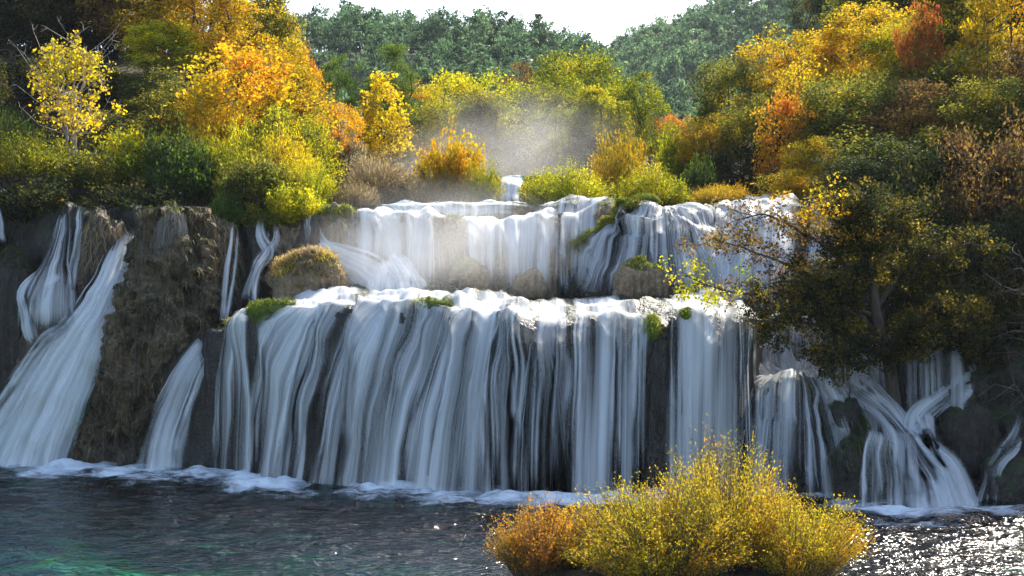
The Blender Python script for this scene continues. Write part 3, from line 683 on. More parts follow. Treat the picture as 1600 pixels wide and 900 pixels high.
waterfall('rounded white spill beside the yellow-green branch tip', [chute([(1100, 448, 44.0, 24), (1108, 465, 43.5, 40), (1118, 492, 43.0, 50)], 0.7, 24, 0.3)])

# ------------------------------------------------------------------ pools
FX = np.array(FOAM)
def foam_at(X, Y):
    f = np.zeros(X.shape)
    for x, y, r, s in FX:
        dy = Y - (y - 0.2); d2 = ((X - x) / (r * 1.3)) ** 2 + (dy / np.where(dy < 0, r * 2.3, r)) ** 2
        f = np.maximum(f, s * np.exp(-d2 * 0.8))
    return f
xs = np.concatenate([np.linspace(-70, -18, 14)[:-1], np.linspace(-18, 18, 470), np.linspace(18, 70, 14)[1:]])
ys = np.concatenate([np.linspace(-20, 24, 24)[:-1], np.linspace(24, 49, 330)])
X, Yg = np.meshgrid(xs, ys)
fine = sm(22, 26, Yg)
fo = foam_at(X, Yg) * np.clip(0.72 + 0.55 * vn(X * 0.55, Yg * 0.8, 9.1) + 0.3 * vn(X * 1.7, Yg * 1.9, 4.4), 0.1, 1.15)
Z = fine * (0.060 * fbm(X * 0.7, Yg * 1.6, 0.3, 2) + 0.036 * vn(X * 1.9, Yg * 4.2, 7) + 0.009 * vn(X * 5.5, Yg * 7.5, 3)) * (1 + 1.5 * fo) + 0.05 * fo * (0.6 + fbm(X * 2.6, Yg * 2.6, 4, 3))
M_pool = pool_mat('pool_water', (0.36, 0.72, 0.74))
ob('water', make_mesh('water', np.stack([X, Yg, Z], -1), grid_q(len(xs), len(ys)), {'foam': fo.ravel()}), M_pool, kind='structure', label='rippling green front pool under the falls')
def flat_pool(label, x0, x1, y0, y1, z, n=60):
    X, Yg = np.meshgrid(np.linspace(x0, x1, n), np.linspace(y0, y1, n))
    Z = z + 0.02 * fbm(X * 1.5, Yg * 2.0, z, 3)
    ob('water', make_mesh('water', np.stack([X, Yg, Z], -1), grid_q(n, n), {'foam': np.full(X.size, 0.35)}), M_pool, kind='structure', label=label)
flat_pool('narrow pool between the front ledge and the upper falls', -7.5, 9.0, 46.2, 49.0, 5.42)
flat_pool('calm upper pool behind the upper falls', -7.2, 10.0, 51.0, 62.5, 8.72)
flat_pool('upstream river beyond the small distant fall', -4.0, 6.0, 62.3, 80.0, 10.58)
# bed under the middle pool
X, Yg = np.meshgrid(np.linspace(-9, 16, 50), np.linspace(45.0, 51.5, 20))
ob('riverbed', make_mesh('riverbed', np.stack([X, Yg, 5.0 + 0.15 * fbm(X, Yg, 1, 3)], -1), grid_q(50, 20)), M_rock, kind='structure', label='rocky bed of the narrow middle pool')

# the near bank to the side of the cascade, dark earth
X, Yg = np.meshgrid(np.linspace(12.5, 60, 70), np.linspace(34, 54, 50))
Z = -1.2 + 0.55 * np.maximum(0, X - 14.2 - 0.9 * np.sin(Yg * 0.5)) + 1.0 * sm(39.0, 46, Yg) * np.maximum(0, X - 10.5) * 0.8 + 0.4 * fbm(X * 0.5, Yg * 0.5, 3, 4)
Z = np.minimum(Z, 13 + 0.5 * fbm(X * 0.3, Yg * 0.3, 8, 3))
M_bank = ground_mat('dark_bank_earth', [(0.012, 0.010, 0.008), (0.03, 0.026, 0.014), (0.055, 0.042, 0.024)], 0.6)
ob('terrain', make_mesh('terrain', np.stack([X, Yg, Z], -1), grid_q(70, 50)), M_bank, kind='structure', label='steep dark bank beside the cascade')
def bank_z(x, y):
    z = -1.2 + 0.55 * max(0, x - 14.2 - 0.9 * math.sin(y * 0.5)) + 1.0 * float(sm(39, 46, y)) * max(0, x - 10.5) * 0.8
    return min(z, 13)

# ------------------------------------------------------------------ plants
def leaves(C, sig, nper, size, rng, aspect=0.55, upbias=0.4, flat=0.75, tintc=None, along=None):
    """leaf quads round clump centres C"""
    n = len(C) * nper
    k = np.repeat(np.arange(len(C)), nper)
    sg = np.broadcast_to(np.asarray(sig, float), (len(C),))[k]
    off = rng.normal(0, 1, (n, 3)); off /= np.linalg.norm(off, axis=1, keepdims=True) + 1e-9
    off *= (rng.random(n) ** 0.45)[:, None] * 1.7
    P = C[k] + off * sg[:, None] * np.array([1, 1, flat])
    nr = rng.normal(0, 1, (n, 3)) + np.array([0, 0, upbias]); nr /= np.linalg.norm(nr, axis=1, keepdims=True)
    ax = rng.normal(0, 1, (n, 3)) if along is None else along[k] + rng.normal(0, 0.45, (n, 3))
    ax = ax - nr * np.sum(ax * nr, 1, keepdims=True); ax /= np.linalg.norm(ax, axis=1, keepdims=True) + 1e-9
    bx = np.cross(nr, ax)
    L = size * (0.6 + 0.8 * rng.random(n))[:, None]; W = L * aspect
    V = np.stack([P - ax * L * 0.5, P + bx * W * 0.5 + nr * W * 0.18, P + ax * L * 0.5, P - bx * W * 0.5 + nr * W * 0.18], 1)
    Q = np.arange(n * 4).reshape(n, 4)
    tc = (rng.random(len(C)) if tintc is None else tintc)[k]
    tint = np.repeat(np.stack([rng.random(n), np.clip(tc, 0, 1), rng.random(n)], -1), 4, 0)
    return V.reshape(-1, 3), Q, tint

def tree_proto(seed, H=8.0, cb=0.25, R=3.0, ncl=110, nper=110, size=0.17, aspect=0.6, sig=0.42, shell=0.5, tr=0.16, shape=1.0, stems=1, bare=0, flat=0.75, upbias=0.4, lobes=0.3):
    """(trunk mesh, crown mesh): clumps spread through an uneven crown, each carried by a limb that grows from the nearest one"""
    rng = np.random.default_rng(seed)
    d = rng.normal(0, 1, (ncl, 3)); d /= np.linalg.norm(d, axis=1, keepdims=True)
    rr = (shell + (1 - shell) * rng.random(ncl)) ** 0.7
    lob = 1 + lobes * fbm(d[:, 0] * 1.6 + seed, d[:, 1] * 1.6, d[:, 2] * 1.6, 3)
    zc, rz = H * (1 + cb) / 2, H * (1 - cb) / 2
    C = d * (rr * lob)[:, None] * np.array([R, R, rz]) * 0.92
    if shape != 1.0:                                               # narrower towards the top
        tz = np.clip((C[:, 2] + rz) / (2 * rz), 0, 1); C[:, :2] *= (1.15 - (1 - shape) * tz ** 1.2 * 1.2)[:, None]
    C[:, 2] += zc
    nodes, par, base_r = [], [], []
    K = 7
    for s_ in range(stems):
        az = rng.random() * 6.283; ln = 0.0 if stems == 1 else 0.10 * H
        for i in range(K):
            t = i / (K - 1)
            nodes.append([math.cos(az) * ln * t + 0.02 * H * math.sin(3 * t + seed + s_) * t, math.sin(az) * ln * t + 0.02 * H * math.cos(2.5 * t + seed) * t, H * (cb + 0.72 * (1 - cb)) * t])
            par.append(-1 if i == 0 else len(nodes) - 2)
    nt0 = len(nodes)
    order = np.argsort(np.linalg.norm(C - np.array([0, 0, H * cb]), axis=1))
    for k in order:
        A = np.array(nodes); dv = C[k] - A
        cost = np.linalg.norm(dv, axis=1) + np.where(dv[:, 2] < 0.15 * np.abs(dv[:, 0]), 1.2, 0) + np.where(A[:, 2] < H * cb * 0.8, 50 if bare == 0 else 0.6, 0)
        j = int(np.argmin(cost)); nodes.append(C[k].tolist()); par.append(j)
    for _ in range(bare):                                          # bare lower boughs
        az = rng.random() * 6.283; j = rng.integers(0, max(2, nt0 // 2)); b = np.array(nodes[j]); L = R * (0.5 + 0.7 * rng.random())
        nodes.append((b + np.array([math.cos(az) * L, math.sin(az) * L, L * (0.5 + 0.6 * rng.random())])).tolist()); par.append(int(j))
    A = np.array(nodes); n = len(A); cnt = np.ones(n)
    for i in range(n - 1, -1, -1):
        if par[i] >= 0: cnt[par[i]] += cnt[i]
    # trunk nodes are stored before the clumps, but clumps hang on clumps in order, so counts flow down
    rad = tr * (cnt / cnt.max()) ** 0.46
    rad = np.maximum(rad, 0.012)
    parts = []
    for i in range(n):
        if par[i] < 0: continue
        a, b = A[par[i]], A[i]
        if i < nt0:
            P = np.array([a, (a + b) / 2 + rng.normal(0, 0.01 * H, 3) * [1, 1, 0], b]); r = np.array([rad[par[i]], (rad[par[i]] + rad[i]) / 2, rad[i]]); s_ = 7
            if par[par[i]] < 0: r[0] *= 1.35; P[0, 2] -= 0.4
        else:
            m = (a + b) / 2 + np.array([0, 0, -0.06 * np.linalg.norm(b - a)]) + rng.normal(0, 0.05 * np.linalg.norm(b - a), 3)
            P = np.array([a, m, b]); r0 = min(rad[par[i]] * 0.8, rad[i] * 1.6); r = np.array([r0, (r0 + rad[i]) / 2, rad[i] * 0.6]); s_ = 4
        parts.append(tube(P, r, s_))
    # fine twigs at the tips
    for i in range(nt0, n):
        for _ in range(2 if bare == 0 else 3):
            dv = rng.normal(0, 1, 3) + (A[i] - A[par[i]]) / (np.linalg.norm(A[i] - A[par[i]]) + 1e-6); dv /= np.linalg.norm(dv)
            e = A[i] + dv * sig * R * 0.33 * (0.8 + rng.random()); parts.append(tube(np.array([A[i], (A[i] + e) / 2 + rng.normal(0, 0.03, 3), e]), [0.012, 0.009, 0.005], 3))
    TV, TQ = merge(parts)
    tc = 0.5 + 0.5 * fbm(C[:, 0] * 0.45 + seed, C[:, 1] * 0.45, C[:, 2] * 0.45, 2) + rng.normal(0, 0.12, ncl)
    LV, LQ, T = leaves(C, sig * R * 0.36 * (0.7 + 0.6 * rng.random(ncl)), nper, size, rng, aspect, upbias, flat, tc)
    return make_mesh('trunk', TV, TQ), make_mesh('crown', LV, LQ, {'tint': T}, False), H, R

def bush_proto(seed, H=2.0, R=1.5, nst=240, nl=48, size=0.07, aspect=0.35, wide=1.0, start=0.3, curl=0.3, twigs=0):
    """many slender upright stems fanned into a dome, small leaves along each"""
    rng = np.random.default_rng(seed)
    az = rng.random(nst) * 6.283; q = np.sqrt(rng.random(nst))
    b = np.stack([np.cos(az) * q * R * 0.45, np.sin(az) * q * R * 0.45, np.zeros(nst)], -1)
    lob = 1 + 0.34 * fbm(np.cos(az) * 1.7 + seed, np.sin(az) * 1.7, q * 1.5, 3)
    top = np.stack([np.cos(az) * q * R, np.sin(az) * q * R, H * np.sqrt(np.clip(1 - 0.80 * q ** 2.4, 0.05, 1)) * (0.72 + 0.32 * rng.random(nst))], -1) * lob[:, None]
    mid = (b + top) / 2 + np.stack([-np.cos(az), -np.sin(az), 0 * az], -1) * (q * R * 0.10)[:, None] + np.array([0, 0, curl * 0.25 * H])
    t = start + (1.02 - start) * rng.random((nst, nl)) ** 0.8
    tt = t[..., None]
    P = (1 - tt) ** 2 * b[:, None] + 2 * tt * (1 - tt) * mid[:, None] + tt ** 2 * top[:, None]
    T = 2 * (1 - tt) * (mid - b)[:, None] + 2 * tt * (top - mid)[:, None]; T /= np.linalg.norm(T, axis=-1, keepdims=True) + 1e-9
    P = P.reshape(-1, 3) + rng.normal(0, size * 0.9, (nst * nl, 3))
    tc = np.repeat(0.5 + 0.45 * fbm(top[:, 0] * 1.1 + seed, top[:, 1] * 1.1, top[:, 2] * 0.9, 2) + rng.normal(0, 0.13, nst), nl)
    LV, LQ, Ti = leaves(P, 0.001, 1, size, rng, aspect, 0.3, 1, tc, T.reshape(-1, 3))
    parts = []
    for i in range(nst):
        tq = np.linspace(0, 1, 4)[:, None]
        parts.append(tube((1 - tq) ** 2 * b[i] + 2 * tq * (1 - tq) * mid[i] + tq ** 2 * top[i], [0.014, 0.010, 0.006, 0.003], 3))
    for i in range(twigs):
        a2 = rng.random() * 6.283; e = np.array([math.cos(a2) * R * 0.45 * rng.random(), math.sin(a2) * R * 0.45 * rng.random(), H * (1.0 + 0.28 * rng.random())])
        s0 = e * [0.6, 0.6, 0.4]; parts.append(tube(np.array([s0, (s0 + e) / 2 + rng.normal(0, 0.06, 3), e + rng.normal(0, 0.05, 3)]), [0.010, 0.007, 0.003], 3))
        for _ in range(5):
            tq = 0.45 + 0.5 * rng.random(); o_ = s0 + (e - s0) * tq; parts.append(tube(np.array([o_, o_ + rng.normal(0, 0.07, 3) + [0, 0, 0.09], o_ + rng.normal(0, 0.10, 3) + [0, 0, 0.2]]), [0.006, 0.004, 0.002], 3))
    TV, TQ = merge(parts)
    return make_mesh('stems', TV, TQ), make_mesh('foliage', LV, LQ, {'tint': Ti}, False), H, R

# leaf colours; DARK and shade_leaves have the shade put into the colour
YEL = [(0.34, 0.30, 0.006), (0.62, 0.46, 0.006), (0.76, 0.52, 0.008)]
AMBR = [(0.40, 0.36, 0.006), (0.66, 0.46, 0.006), (0.70, 0.38, 0.006), (0.66, 0.22, 0.008)]
GOLD = [(0.14, 0.14, 0.006), (0.42, 0.31, 0.008), (0.64, 0.40, 0.008), (0.60, 0.26, 0.008)]
ORNG = [(0.42, 0.32, 0.014), (0.66, 0.36, 0.012), (0.70, 0.26, 0.012), (0.60, 0.14, 0.012)]
YGRN = [(0.10, 0.15, 0.006), (0.29, 0.33, 0.008), (0.52, 0.47, 0.008), (0.66, 0.50, 0.010)]
OLIV = [(0.035, 0.055, 0.010), (0.09, 0.11, 0.012), (0.20, 0.19, 0.014), (0.34, 0.26, 0.016)]
GREN = [(0.03, 0.06, 0.010), (0.06, 0.11, 0.012), (0.13, 0.19, 0.014)]
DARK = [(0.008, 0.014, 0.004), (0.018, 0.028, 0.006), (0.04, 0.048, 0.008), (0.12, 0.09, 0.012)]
BRWN = [(0.05, 0.035, 0.014), (0.12, 0.07, 0.02), (0.22, 0.12, 0.025), (0.32, 0.22, 0.03)]
REDD = [(0.40, 0.26, 0.015), (0.46, 0.13, 0.015), (0.42, 0.04, 0.02)]
PINE = [(0.026, 0.062, 0.026), (0.060, 0.120, 0.048), (0.125, 0.195, 0.080)]
FORE = [(0.16, 0.17, 0.012), (0.38, 0.32, 0.012), (0.62, 0.42, 0.014), (0.62, 0.28, 0.014)]
FORO = [(0.18, 0.14, 0.012), (0.40, 0.25, 0.012), (0.52, 0.23, 0.012), (0.30, 0.11, 0.014)]
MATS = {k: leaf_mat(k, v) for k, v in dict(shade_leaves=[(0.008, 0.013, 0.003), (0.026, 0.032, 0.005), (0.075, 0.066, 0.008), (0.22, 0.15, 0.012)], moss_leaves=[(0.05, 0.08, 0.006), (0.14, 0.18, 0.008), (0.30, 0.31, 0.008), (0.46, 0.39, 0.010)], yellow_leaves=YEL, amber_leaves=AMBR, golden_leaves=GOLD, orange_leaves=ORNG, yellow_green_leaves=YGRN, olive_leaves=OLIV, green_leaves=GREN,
        dark_leaves=DARK, brown_leaves=BRWN, red_leaves=REDD, pine_needles=PINE, willow_leaves=FORE, orange_willow_leaves=FORO).items()}
GREY = leaf_mat('grey_scrub', [(0.06, 0.065, 0.035), (0.11, 0.105, 0.055), (0.18, 0.15, 0.08)])
TAN = leaf_mat('tan_grass', [(0.20, 0.15, 0.07), (0.34, 0.25, 0.11), (0.48, 0.37, 0.16)])

TP = {
 'round': [tree_proto(101, 8, .18, 3.2, 150, 130, .15, sig=.40), tree_proto(102, 8, .16, 3.2, 150, 130, .15, sig=.38, lobes=.4), tree_proto(103, 8, .2, 3.2, 160, 120, .15, sig=.36, lobes=.45)],
 'tall': [tree_proto(111, 9, .15, 2.2, 130, 120, .15, sig=.5, shape=.7), tree_proto(112, 9, .12, 2.2, 130, 120, .15, sig=.48, shape=.6)],
 'sparse': [tree_proto(121, 8, .15, 2.8, 150, 34, .21, .75, sig=.44, tr=.11), tree_proto(122, 8, .14, 2.8, 170, 38, .20, .75, sig=.42, tr=.11, lobes=.4)],
 'birch': [tree_proto(131, 5.6, .24, 1.8, 120, 22, .12, .8, sig=.36, tr=.06, stems=4, bare=40, lobes=.6, shell=.25, shape=.7)],
 'poplar': [tree_proto(141, 6, .10, 1.2, 110, 34, .15, .75, sig=.6, tr=.08, shape=.75)],
 'pinebig': [tree_proto(151, 8, .3, 2.6, 90, 190, .26, .12, sig=.42, flat=.55, upbias=.2, lobes=.4), tree_proto(152, 9, .2, 2.2, 100, 190, .26, .12, sig=.46, flat=.5, shape=.55, lobes=.4)],
 'thicket': [tree_proto(161, 6, .08, 2.8, 170, 90, .14, .6, sig=.42, lobes=.5, stems=3), tree_proto(162, 6, .06, 2.8, 180, 90, .14, .6, sig=.40, lobes=.5, stems=4)],
}
BP = {
 'broom': [bush_proto(201, 2.2, 1.8, 330, 46, .10, .32), bush_proto(202, 2.2, 1.8, 330, 46, .10, .32)],
 'leafy': [bush_proto(211, 2.0, 1.8, 240, 55, .13, .6, curl=.2), bush_proto(212, 2.0, 1.8, 240, 55, .13, .6, curl=.1)],
 'grass': [bush_proto(221, 1.6, 1.5, 520, 20, .20, .10, curl=.5, start=.2)],
}

def plant(kind, name, px, py_top, Y, wpx, mat, label, group=None, var=0, zb=None, rot=None, bark=None, cat='tree', depth=1.0, P=None):
    trunk, crown, H, R = (P or (TP if kind in TP else BP)[kind])[var] if not isinstance(P, tuple) else P
    x = (px - 800) * Y / F
    z0 = float(ground_z(x, Y)) if zb is None else zb
    ztop = EYE + (HOR - py_top) * Y / F
    sz = max(0.25, (ztop - z0) / (H * 1.0)); sx = wpx * Y / F / (2 * R)
    o = empty(name, (x, Y, z0 - 0.05), label, cat, group)
    o.scale = (sx, sx * depth, sz)
    o.rotation_euler = (0, 0, (hash_(px) * 6.283) if rot is None else rot)
    isb = kind in BP or trunk.name.startswith('stems')
    t = ob('stems' if isb else 'trunk', trunk, None, o); c = ob('foliage' if isb else 'crown', crown, None, o)
    if isb: t['kind'] = 'stuff'
    for q, m in ((t, bark or (M_twig if isb else M_bark)), (c, MATS[mat] if isinstance(mat, str) else mat)):
        if not q.data.materials: q.data.materials.append(None)
        q.material_slots[0].link = 'OBJECT'; q.material_slots[0].material = m
    return o
def hash_(v): return (math.sin(v * 12.9898 + 4.1) * 43758.5453) % 1.0

# ---- trees on the far bank beside the tall cliff
g = 'autumn trees on the bank above the tall cliff'
plant('birch', 'birch_tree', 112, 32, 55, 150, 'yellow_leaves', 'slender birch with sparse yellow leaves and pale bare lower boughs', g, bark=M_bark_pale)
plant('round', 'tree', 20, -70, 66, 200, 'dark_leaves', 'dark leafed tree at the picture edge behind the reeds', g, 0)
plant('tall', 'tree', 95, -90, 68, 150, 'dark_leaves', 'dark tree directly behind the yellow birch', g, 1)
plant('round', 'tree', 190, -110, 69, 210, 'brown_leaves', 'brown twiggy tree between birch and golden crowns', g, 1)
plant('thicket', 'tree', 235, 105, 61, 130, 'olive_leaves', 'dark olive tree in the gap beside the birch', g, 0)
plant('round', 'tree', 300, -60, 66, 210, 'golden_leaves', 'high golden yellow crown above the orange plane tree', g, 2)
plant('tall', 'tree', 255, 20, 64, 130, 'yellow_green_leaves', 'yellow-green tree between olive and golden crowns', g, 0)
plant('sparse', 'plane_tree', 372, 60, 58, 190, 'amber_leaves', 'orange plane tree with large sparse leaves above bright bushes', g, 0)
plant('round', 'tree', 400, -60, 71, 150, 'olive_leaves', 'olive tree whose top meets the pale sky', g, 1)
plant('round', 'tree', 440, 62, 66, 150, 'amber_leaves', 'amber crown below the olive treetop', g, 2)
plant('sparse', 'tree', 470, 110, 60, 150, 'golden_leaves', 'golden tree with reddish sprays on the slope', g, 1)
plant('round', 'tree', 515, 158, 63, 100, 'orange_leaves', 'small orange tree ending the bank before the dark pine', g, 0)
plant('sparse', 'tree', 478, 62, 69, 50, 'red_leaves', 'scarlet spray of leaves beside the sky gap', g, 1)
plant('thicket', 'tree', 335, 150, 57, 150, 'golden_leaves', 'golden thicket under the orange plane tree', g, 1)
plant('tall', 'tree', -30, 60, 58, 90, 'dark_leaves', 'dark trunked tree cut by the picture edge', g, 0)
plant('pinebig', 'pine_tree', 526, 78, 84, 72, 'green_leaves', 'dark rounded pine standing behind the orange slope', g, 0)
plant('pinebig', 'pine_tree', 612, 84, 86, 118, 'green_leaves', 'broad dark pine behind the yellow poplar', g, 1)
plant('poplar', 'poplar_tree', 598, 106, 68, 78, 'yellow_leaves', 'slim bright yellow poplar above the misty bushes', g)
g = 'bushes lining the bank above the tall cliff'
plant('broom', 'bush', 55, 205, 53, 190, 'yellow_green_leaves', 'wide yellow-green broom bush beneath the birch', g, 0, cat='bush')
plant('grass', 'reeds', 18, 178, 54, 90, 'green_leaves', 'upright green reeds at the picture edge', g, 0, cat='reeds')
plant('leafy', 'bush', 130, 245, 52, 110, 'olive_leaves', 'olive bush on the cliff edge over the narrow fall', g, 0, cat='bush')
plant('leafy', 'bush', 215, 205, 53.5, 140, 'yellow_green_leaves', 'yellow-green leafy bush over the great diagonal fall', g, 1, cat='bush')
plant('leafy', 'bush', 290, 215, 52.5, 120, 'green_leaves', 'dark green bush above the hanging root clumps', g, 0, cat='bush')
plant('broom', 'bush', 365, 190, 54, 160, 'yellow_green_leaves', 'tall yellow-green broom below the orange plane tree', g, 1, cat='bush')
plant('broom', 'bush', 440, 200, 53.5, 150, 'yellow_leaves', 'glowing yellow broom bush on the bank', g, 0, cat='bush')
plant('broom', 'bush', 478, 245, 52, 100, 'yellow_green_leaves', 'bright broom leaning over the mossy upper knob', g, 1, cat='bush')
plant('leafy', 'bush', 395, 245, 51, 120, 'olive_leaves', 'shaded olive bush spilling over the cliff top', g, 1, cat='bush')
plant('leafy', 'bush', 60, 290, 50.8, 170, 'dark_leaves', 'dark bush hanging over the head of the narrow fall', g, 0, cat='bush', zb=8.0)
plant('leafy', 'bush', 345, 305, 49.8, 70, 'green_leaves', 'green sprig bush hanging on the cliff above the trickle', g, 1, cat='bush', zb=7.6)
plant('leafy', 'bush', 215, 285, 50.6, 150, 'dark_leaves', 'dark bush crowning the cliff beside the root clumps', g, 1, cat='bush', zb=8.0)
plant('leafy', 'bush', 470, 292, 50.9, 110, 'yellow_green_leaves', 'small bright bush on the brink between broom and mossy knob', g, 1, cat='bush', zb=8.0)
plant('grass', 'grass_clump', 560, 288, 52.2, 70, TAN, 'tan grass clump on the brink behind the mossy knob', g, 0, cat='grass', zb=8.5)
plant('leafy', 'bush', 400, 318, 50.2, 90, 'olive_leaves', 'olive bush drooping over the zigzag stream', g, 0, cat='bush', zb=7.7)
plant('leafy', 'bush', 540, 212, 58, 95, GREY, 'dull grey-green bush under the small orange tree', g, 0, cat='bush')
# ---- bushes in the upper pool
g = 'bushes growing between the upper pools'
plant('grass', 'grass_mound', 600, 250, 54, 110, TAN, 'domed mound of tan dry grass in the mist', g, 0, cat='bush', zb=8.7)
plant('leafy', 'bush', 694, 222, 55, 120, 'amber_leaves', 'orange-leaved bush wreathed in mist', g, 0, cat='bush', zb=8.7)
plant('broom', 'bush', 665, 270, 53.5, 110, TAN, 'pale hazy bush below the orange-leaved one', g, 1, cat='bush', zb=8.7)
plant('broom', 'bush', 752, 248, 54, 76, 'yellow_green_leaves', 'yellow bush beside the small distant fall', g, 1, cat='bush', zb=8.7)
plant('broom', 'bush', 884, 256, 54, 158, 'yellow_green_leaves', 'round green-gold willow bush beside the small distant fall', g, 0, cat='bush', zb=8.6)
plant('broom', 'bush', 1020, 257, 54, 140, 'yellow_green_leaves', 'green willow bush above the big domed rock', g, 1, cat='bush', zb=8.6)
plant('broom', 'bush', 975, 200, 61, 104, 'golden_leaves', 'golden willow bush behind the two green ones', g, 0, cat='bush')
plant('grass', 'grass_clump', 1120, 290, 53, 90, 'golden_leaves', 'low golden grass beside the sliding water sheet', g, 0, cat='grass', zb=8.75)
plant('leafy', 'bush', 1060, 205, 66, 80, 'yellow_green_leaves', 'bright leafy bush in the gap before the far trees', g, 1, cat='bush')
plant('leafy', 'bush', 1085, 255, 58, 60, 'green_leaves', 'green shrub at the foot of the golden bank trees', g, 0, cat='bush')
# ---- trees across the river, in the mist
g = 'trees across the river beyond the mist'
plant('round', 'tree', 655, 128, 90, 100, 'golden_leaves', 'brownish gold tree beside the dark pine', g, 0)
plant('round', 'tree', 735, 108, 84, 170, 'yellow_green_leaves', 'broad yellow-green tree above the orange-leaved bush', g, 1)
plant('tall', 'tree', 752, 135, 80, 90, 'olive_leaves', 'dark olive tree standing before the broad yellow-green one', g, 0)
plant('round', 'tree', 822, 105, 95, 110, 'brown_leaves', 'rust brown tree between two higher crowns', g, 2)
plant('round', 'tree', 905, 76, 92, 165, 'moss_leaves', 'tallest round olive crown against the pine hill', g, 0)
plant('round', 'tree', 870, 112, 80, 140, 'moss_leaves', 'wide mossy green tree with visible trunk behind the spray', g, 1)
plant('tall', 'tree', 940, 130, 79, 100, 'yellow_green_leaves', 'yellow-green tree behind the golden willow', g, 1)
plant('round', 'tree', 992, 122, 82, 116, 'moss_leaves', 'rounded mossy green tree ending the far row', g, 2)
plant('round', 'tree', 1050, 175, 98, 66, 'red_leaves', 'small reddish tree in the far gap', g, 1)
plant('round', 'tree', 690, 160, 88, 90, 'olive_leaves', 'dim olive tree inside the mist', g, 2)
plant('thicket', 'tree', 800, 190, 82, 120, 'dark_leaves', 'dark thicket right behind the bright spray', g, 0)
plant('thicket', 'tree', 700, 205, 78, 110, 'olive_leaves', 'low dim thicket behind the orange-leaved bush', g, 1)
plant('thicket', 'tree', 930, 205, 78, 110, 'dark_leaves', 'dark thicket behind the golden willow', g, 0)
# ---- trees on the near bank
g = 'autumn trees on the bank above the dark tree'
plant('round', 'tree', 1140, 88, 68, 120, 'olive_leaves', 'olive-gold tree nearest the pine hill', g, 0)
plant('thicket', 'tree', 1120, 180, 64, 110, 'golden_leaves', 'golden thicket below the olive-gold tree', g, 1)
plant('thicket', 'tree', 1160, 220, 62, 120, 'dark_leaves', 'dark thicket in the shade of the bank', g, 0)
plant('round', 'tree', 1235, 42, 68, 170, 'golden_leaves', 'golden dome-crowned tree above the orange poplar', g, 1)
plant('sparse', 'plane_tree', 1232, 135, 58, 96, 'orange_leaves', 'sparse orange young tree on the bank edge', g, 0)
plant('pinebig', 'pine_tree', 1300, -50, 90, 130, 'dark_leaves', 'black-green pine above the golden dome', g, 0)
plant('round', 'tree', 1345, 10, 66, 190, 'golden_leaves', 'golden-green tree under the black-green pine', g, 2)
plant('sparse', 'tree', 1438, -10, 58, 84, 'red_leaves', 'dark red topped tree with forked trunk', g, 1)
plant('round', 'tree', 1430, 30, 63, 170, 'yellow_green_leaves', 'yellow-green tree behind the red topped one', g, 0)
plant('tall', 'tree', 1500, -80, 62, 150, 'olive_leaves', 'tall olive tree with dark trunk near the picture edge', g, 1)
plant('round', 'tree', 1585, -70, 58, 190, 'golden_leaves', 'golden tree cut by the picture edge', g, 1)
plant('round', 'tree', 1320, 120, 57, 190, 'olive_leaves', 'lower olive tree behind the sparse orange one', g, 0)
plant('thicket', 'tree', 1270, 215, 54, 110, 'golden_leaves', 'golden-orange thicket over the sliding water sheet', g, 1)
plant('round', 'tree', 1430, 130, 54, 190, 'brown_leaves', 'brown tree in the middle of the shaded bank', g, 2)
plant('round', 'tree', 1540, 120, 52, 180, 'olive_leaves', 'shaded olive tree beside the brown one', g, 0)
g = 'shaded trees close to the dark cascade'
def bz(px, Y): return bank_z((px - 800) * Y / F, Y)
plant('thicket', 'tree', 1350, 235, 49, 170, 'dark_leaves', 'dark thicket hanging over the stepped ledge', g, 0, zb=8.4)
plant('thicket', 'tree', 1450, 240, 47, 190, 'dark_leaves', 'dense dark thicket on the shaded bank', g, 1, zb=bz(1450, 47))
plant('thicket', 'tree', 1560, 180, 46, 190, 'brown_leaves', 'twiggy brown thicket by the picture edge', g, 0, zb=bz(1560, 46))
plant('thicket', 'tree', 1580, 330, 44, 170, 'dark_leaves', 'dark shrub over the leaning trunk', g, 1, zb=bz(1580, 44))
g = 'tall trees closing the view behind the banks'
fill = [(-20, -40, 74, 150, 'dark_leaves', 'dark tall tree behind the reeds'), (60, -100, 77, 150, 'brown_leaves', 'brown tall tree over the birch'), (140, -60, 75, 160, 'dark_leaves', 'dark tall tree right behind the birch crown'),
        (225, -90, 76, 150, 'olive_leaves', 'olive tall tree over the dark gap'), (330, -80, 78, 150, 'golden_leaves', 'golden tall tree rising out of the frame'), (410, 0, 76, 110, 'golden_leaves', 'golden tree under the olive treetop by the sky'),
        (1370, -60, 76, 140, 'olive_leaves', 'olive tall tree over the golden-green one'), (1460, -90, 75, 140, 'dark_leaves', 'dark tall tree behind the red topped one'), (1545, -110, 73, 150, 'olive_leaves', 'olive tall tree over the picture corner'), (1640, -80, 70, 160, 'dark_leaves', 'dark tall tree outside the picture corner')]
for i, (px, pt, Y, wd, m, lab) in enumerate(fill): plant('round' if i % 2 else 'tall', 'tree', px, pt, Y, wd * 1.25, m, lab, g, i % 2)
g = 'thickets filling the banks'
for px, lab in ((-10, 'dark thicket high behind the reeds'), (75, 'dark thicket high behind the birch crown'), (165, 'dark thicket between birch and olive tree'), (245, 'dark thicket under the yellow-green crown')): plant('round', 'tree', px, 15, 72, 190, 'dark_leaves', lab, g, 1, zb=11.0)
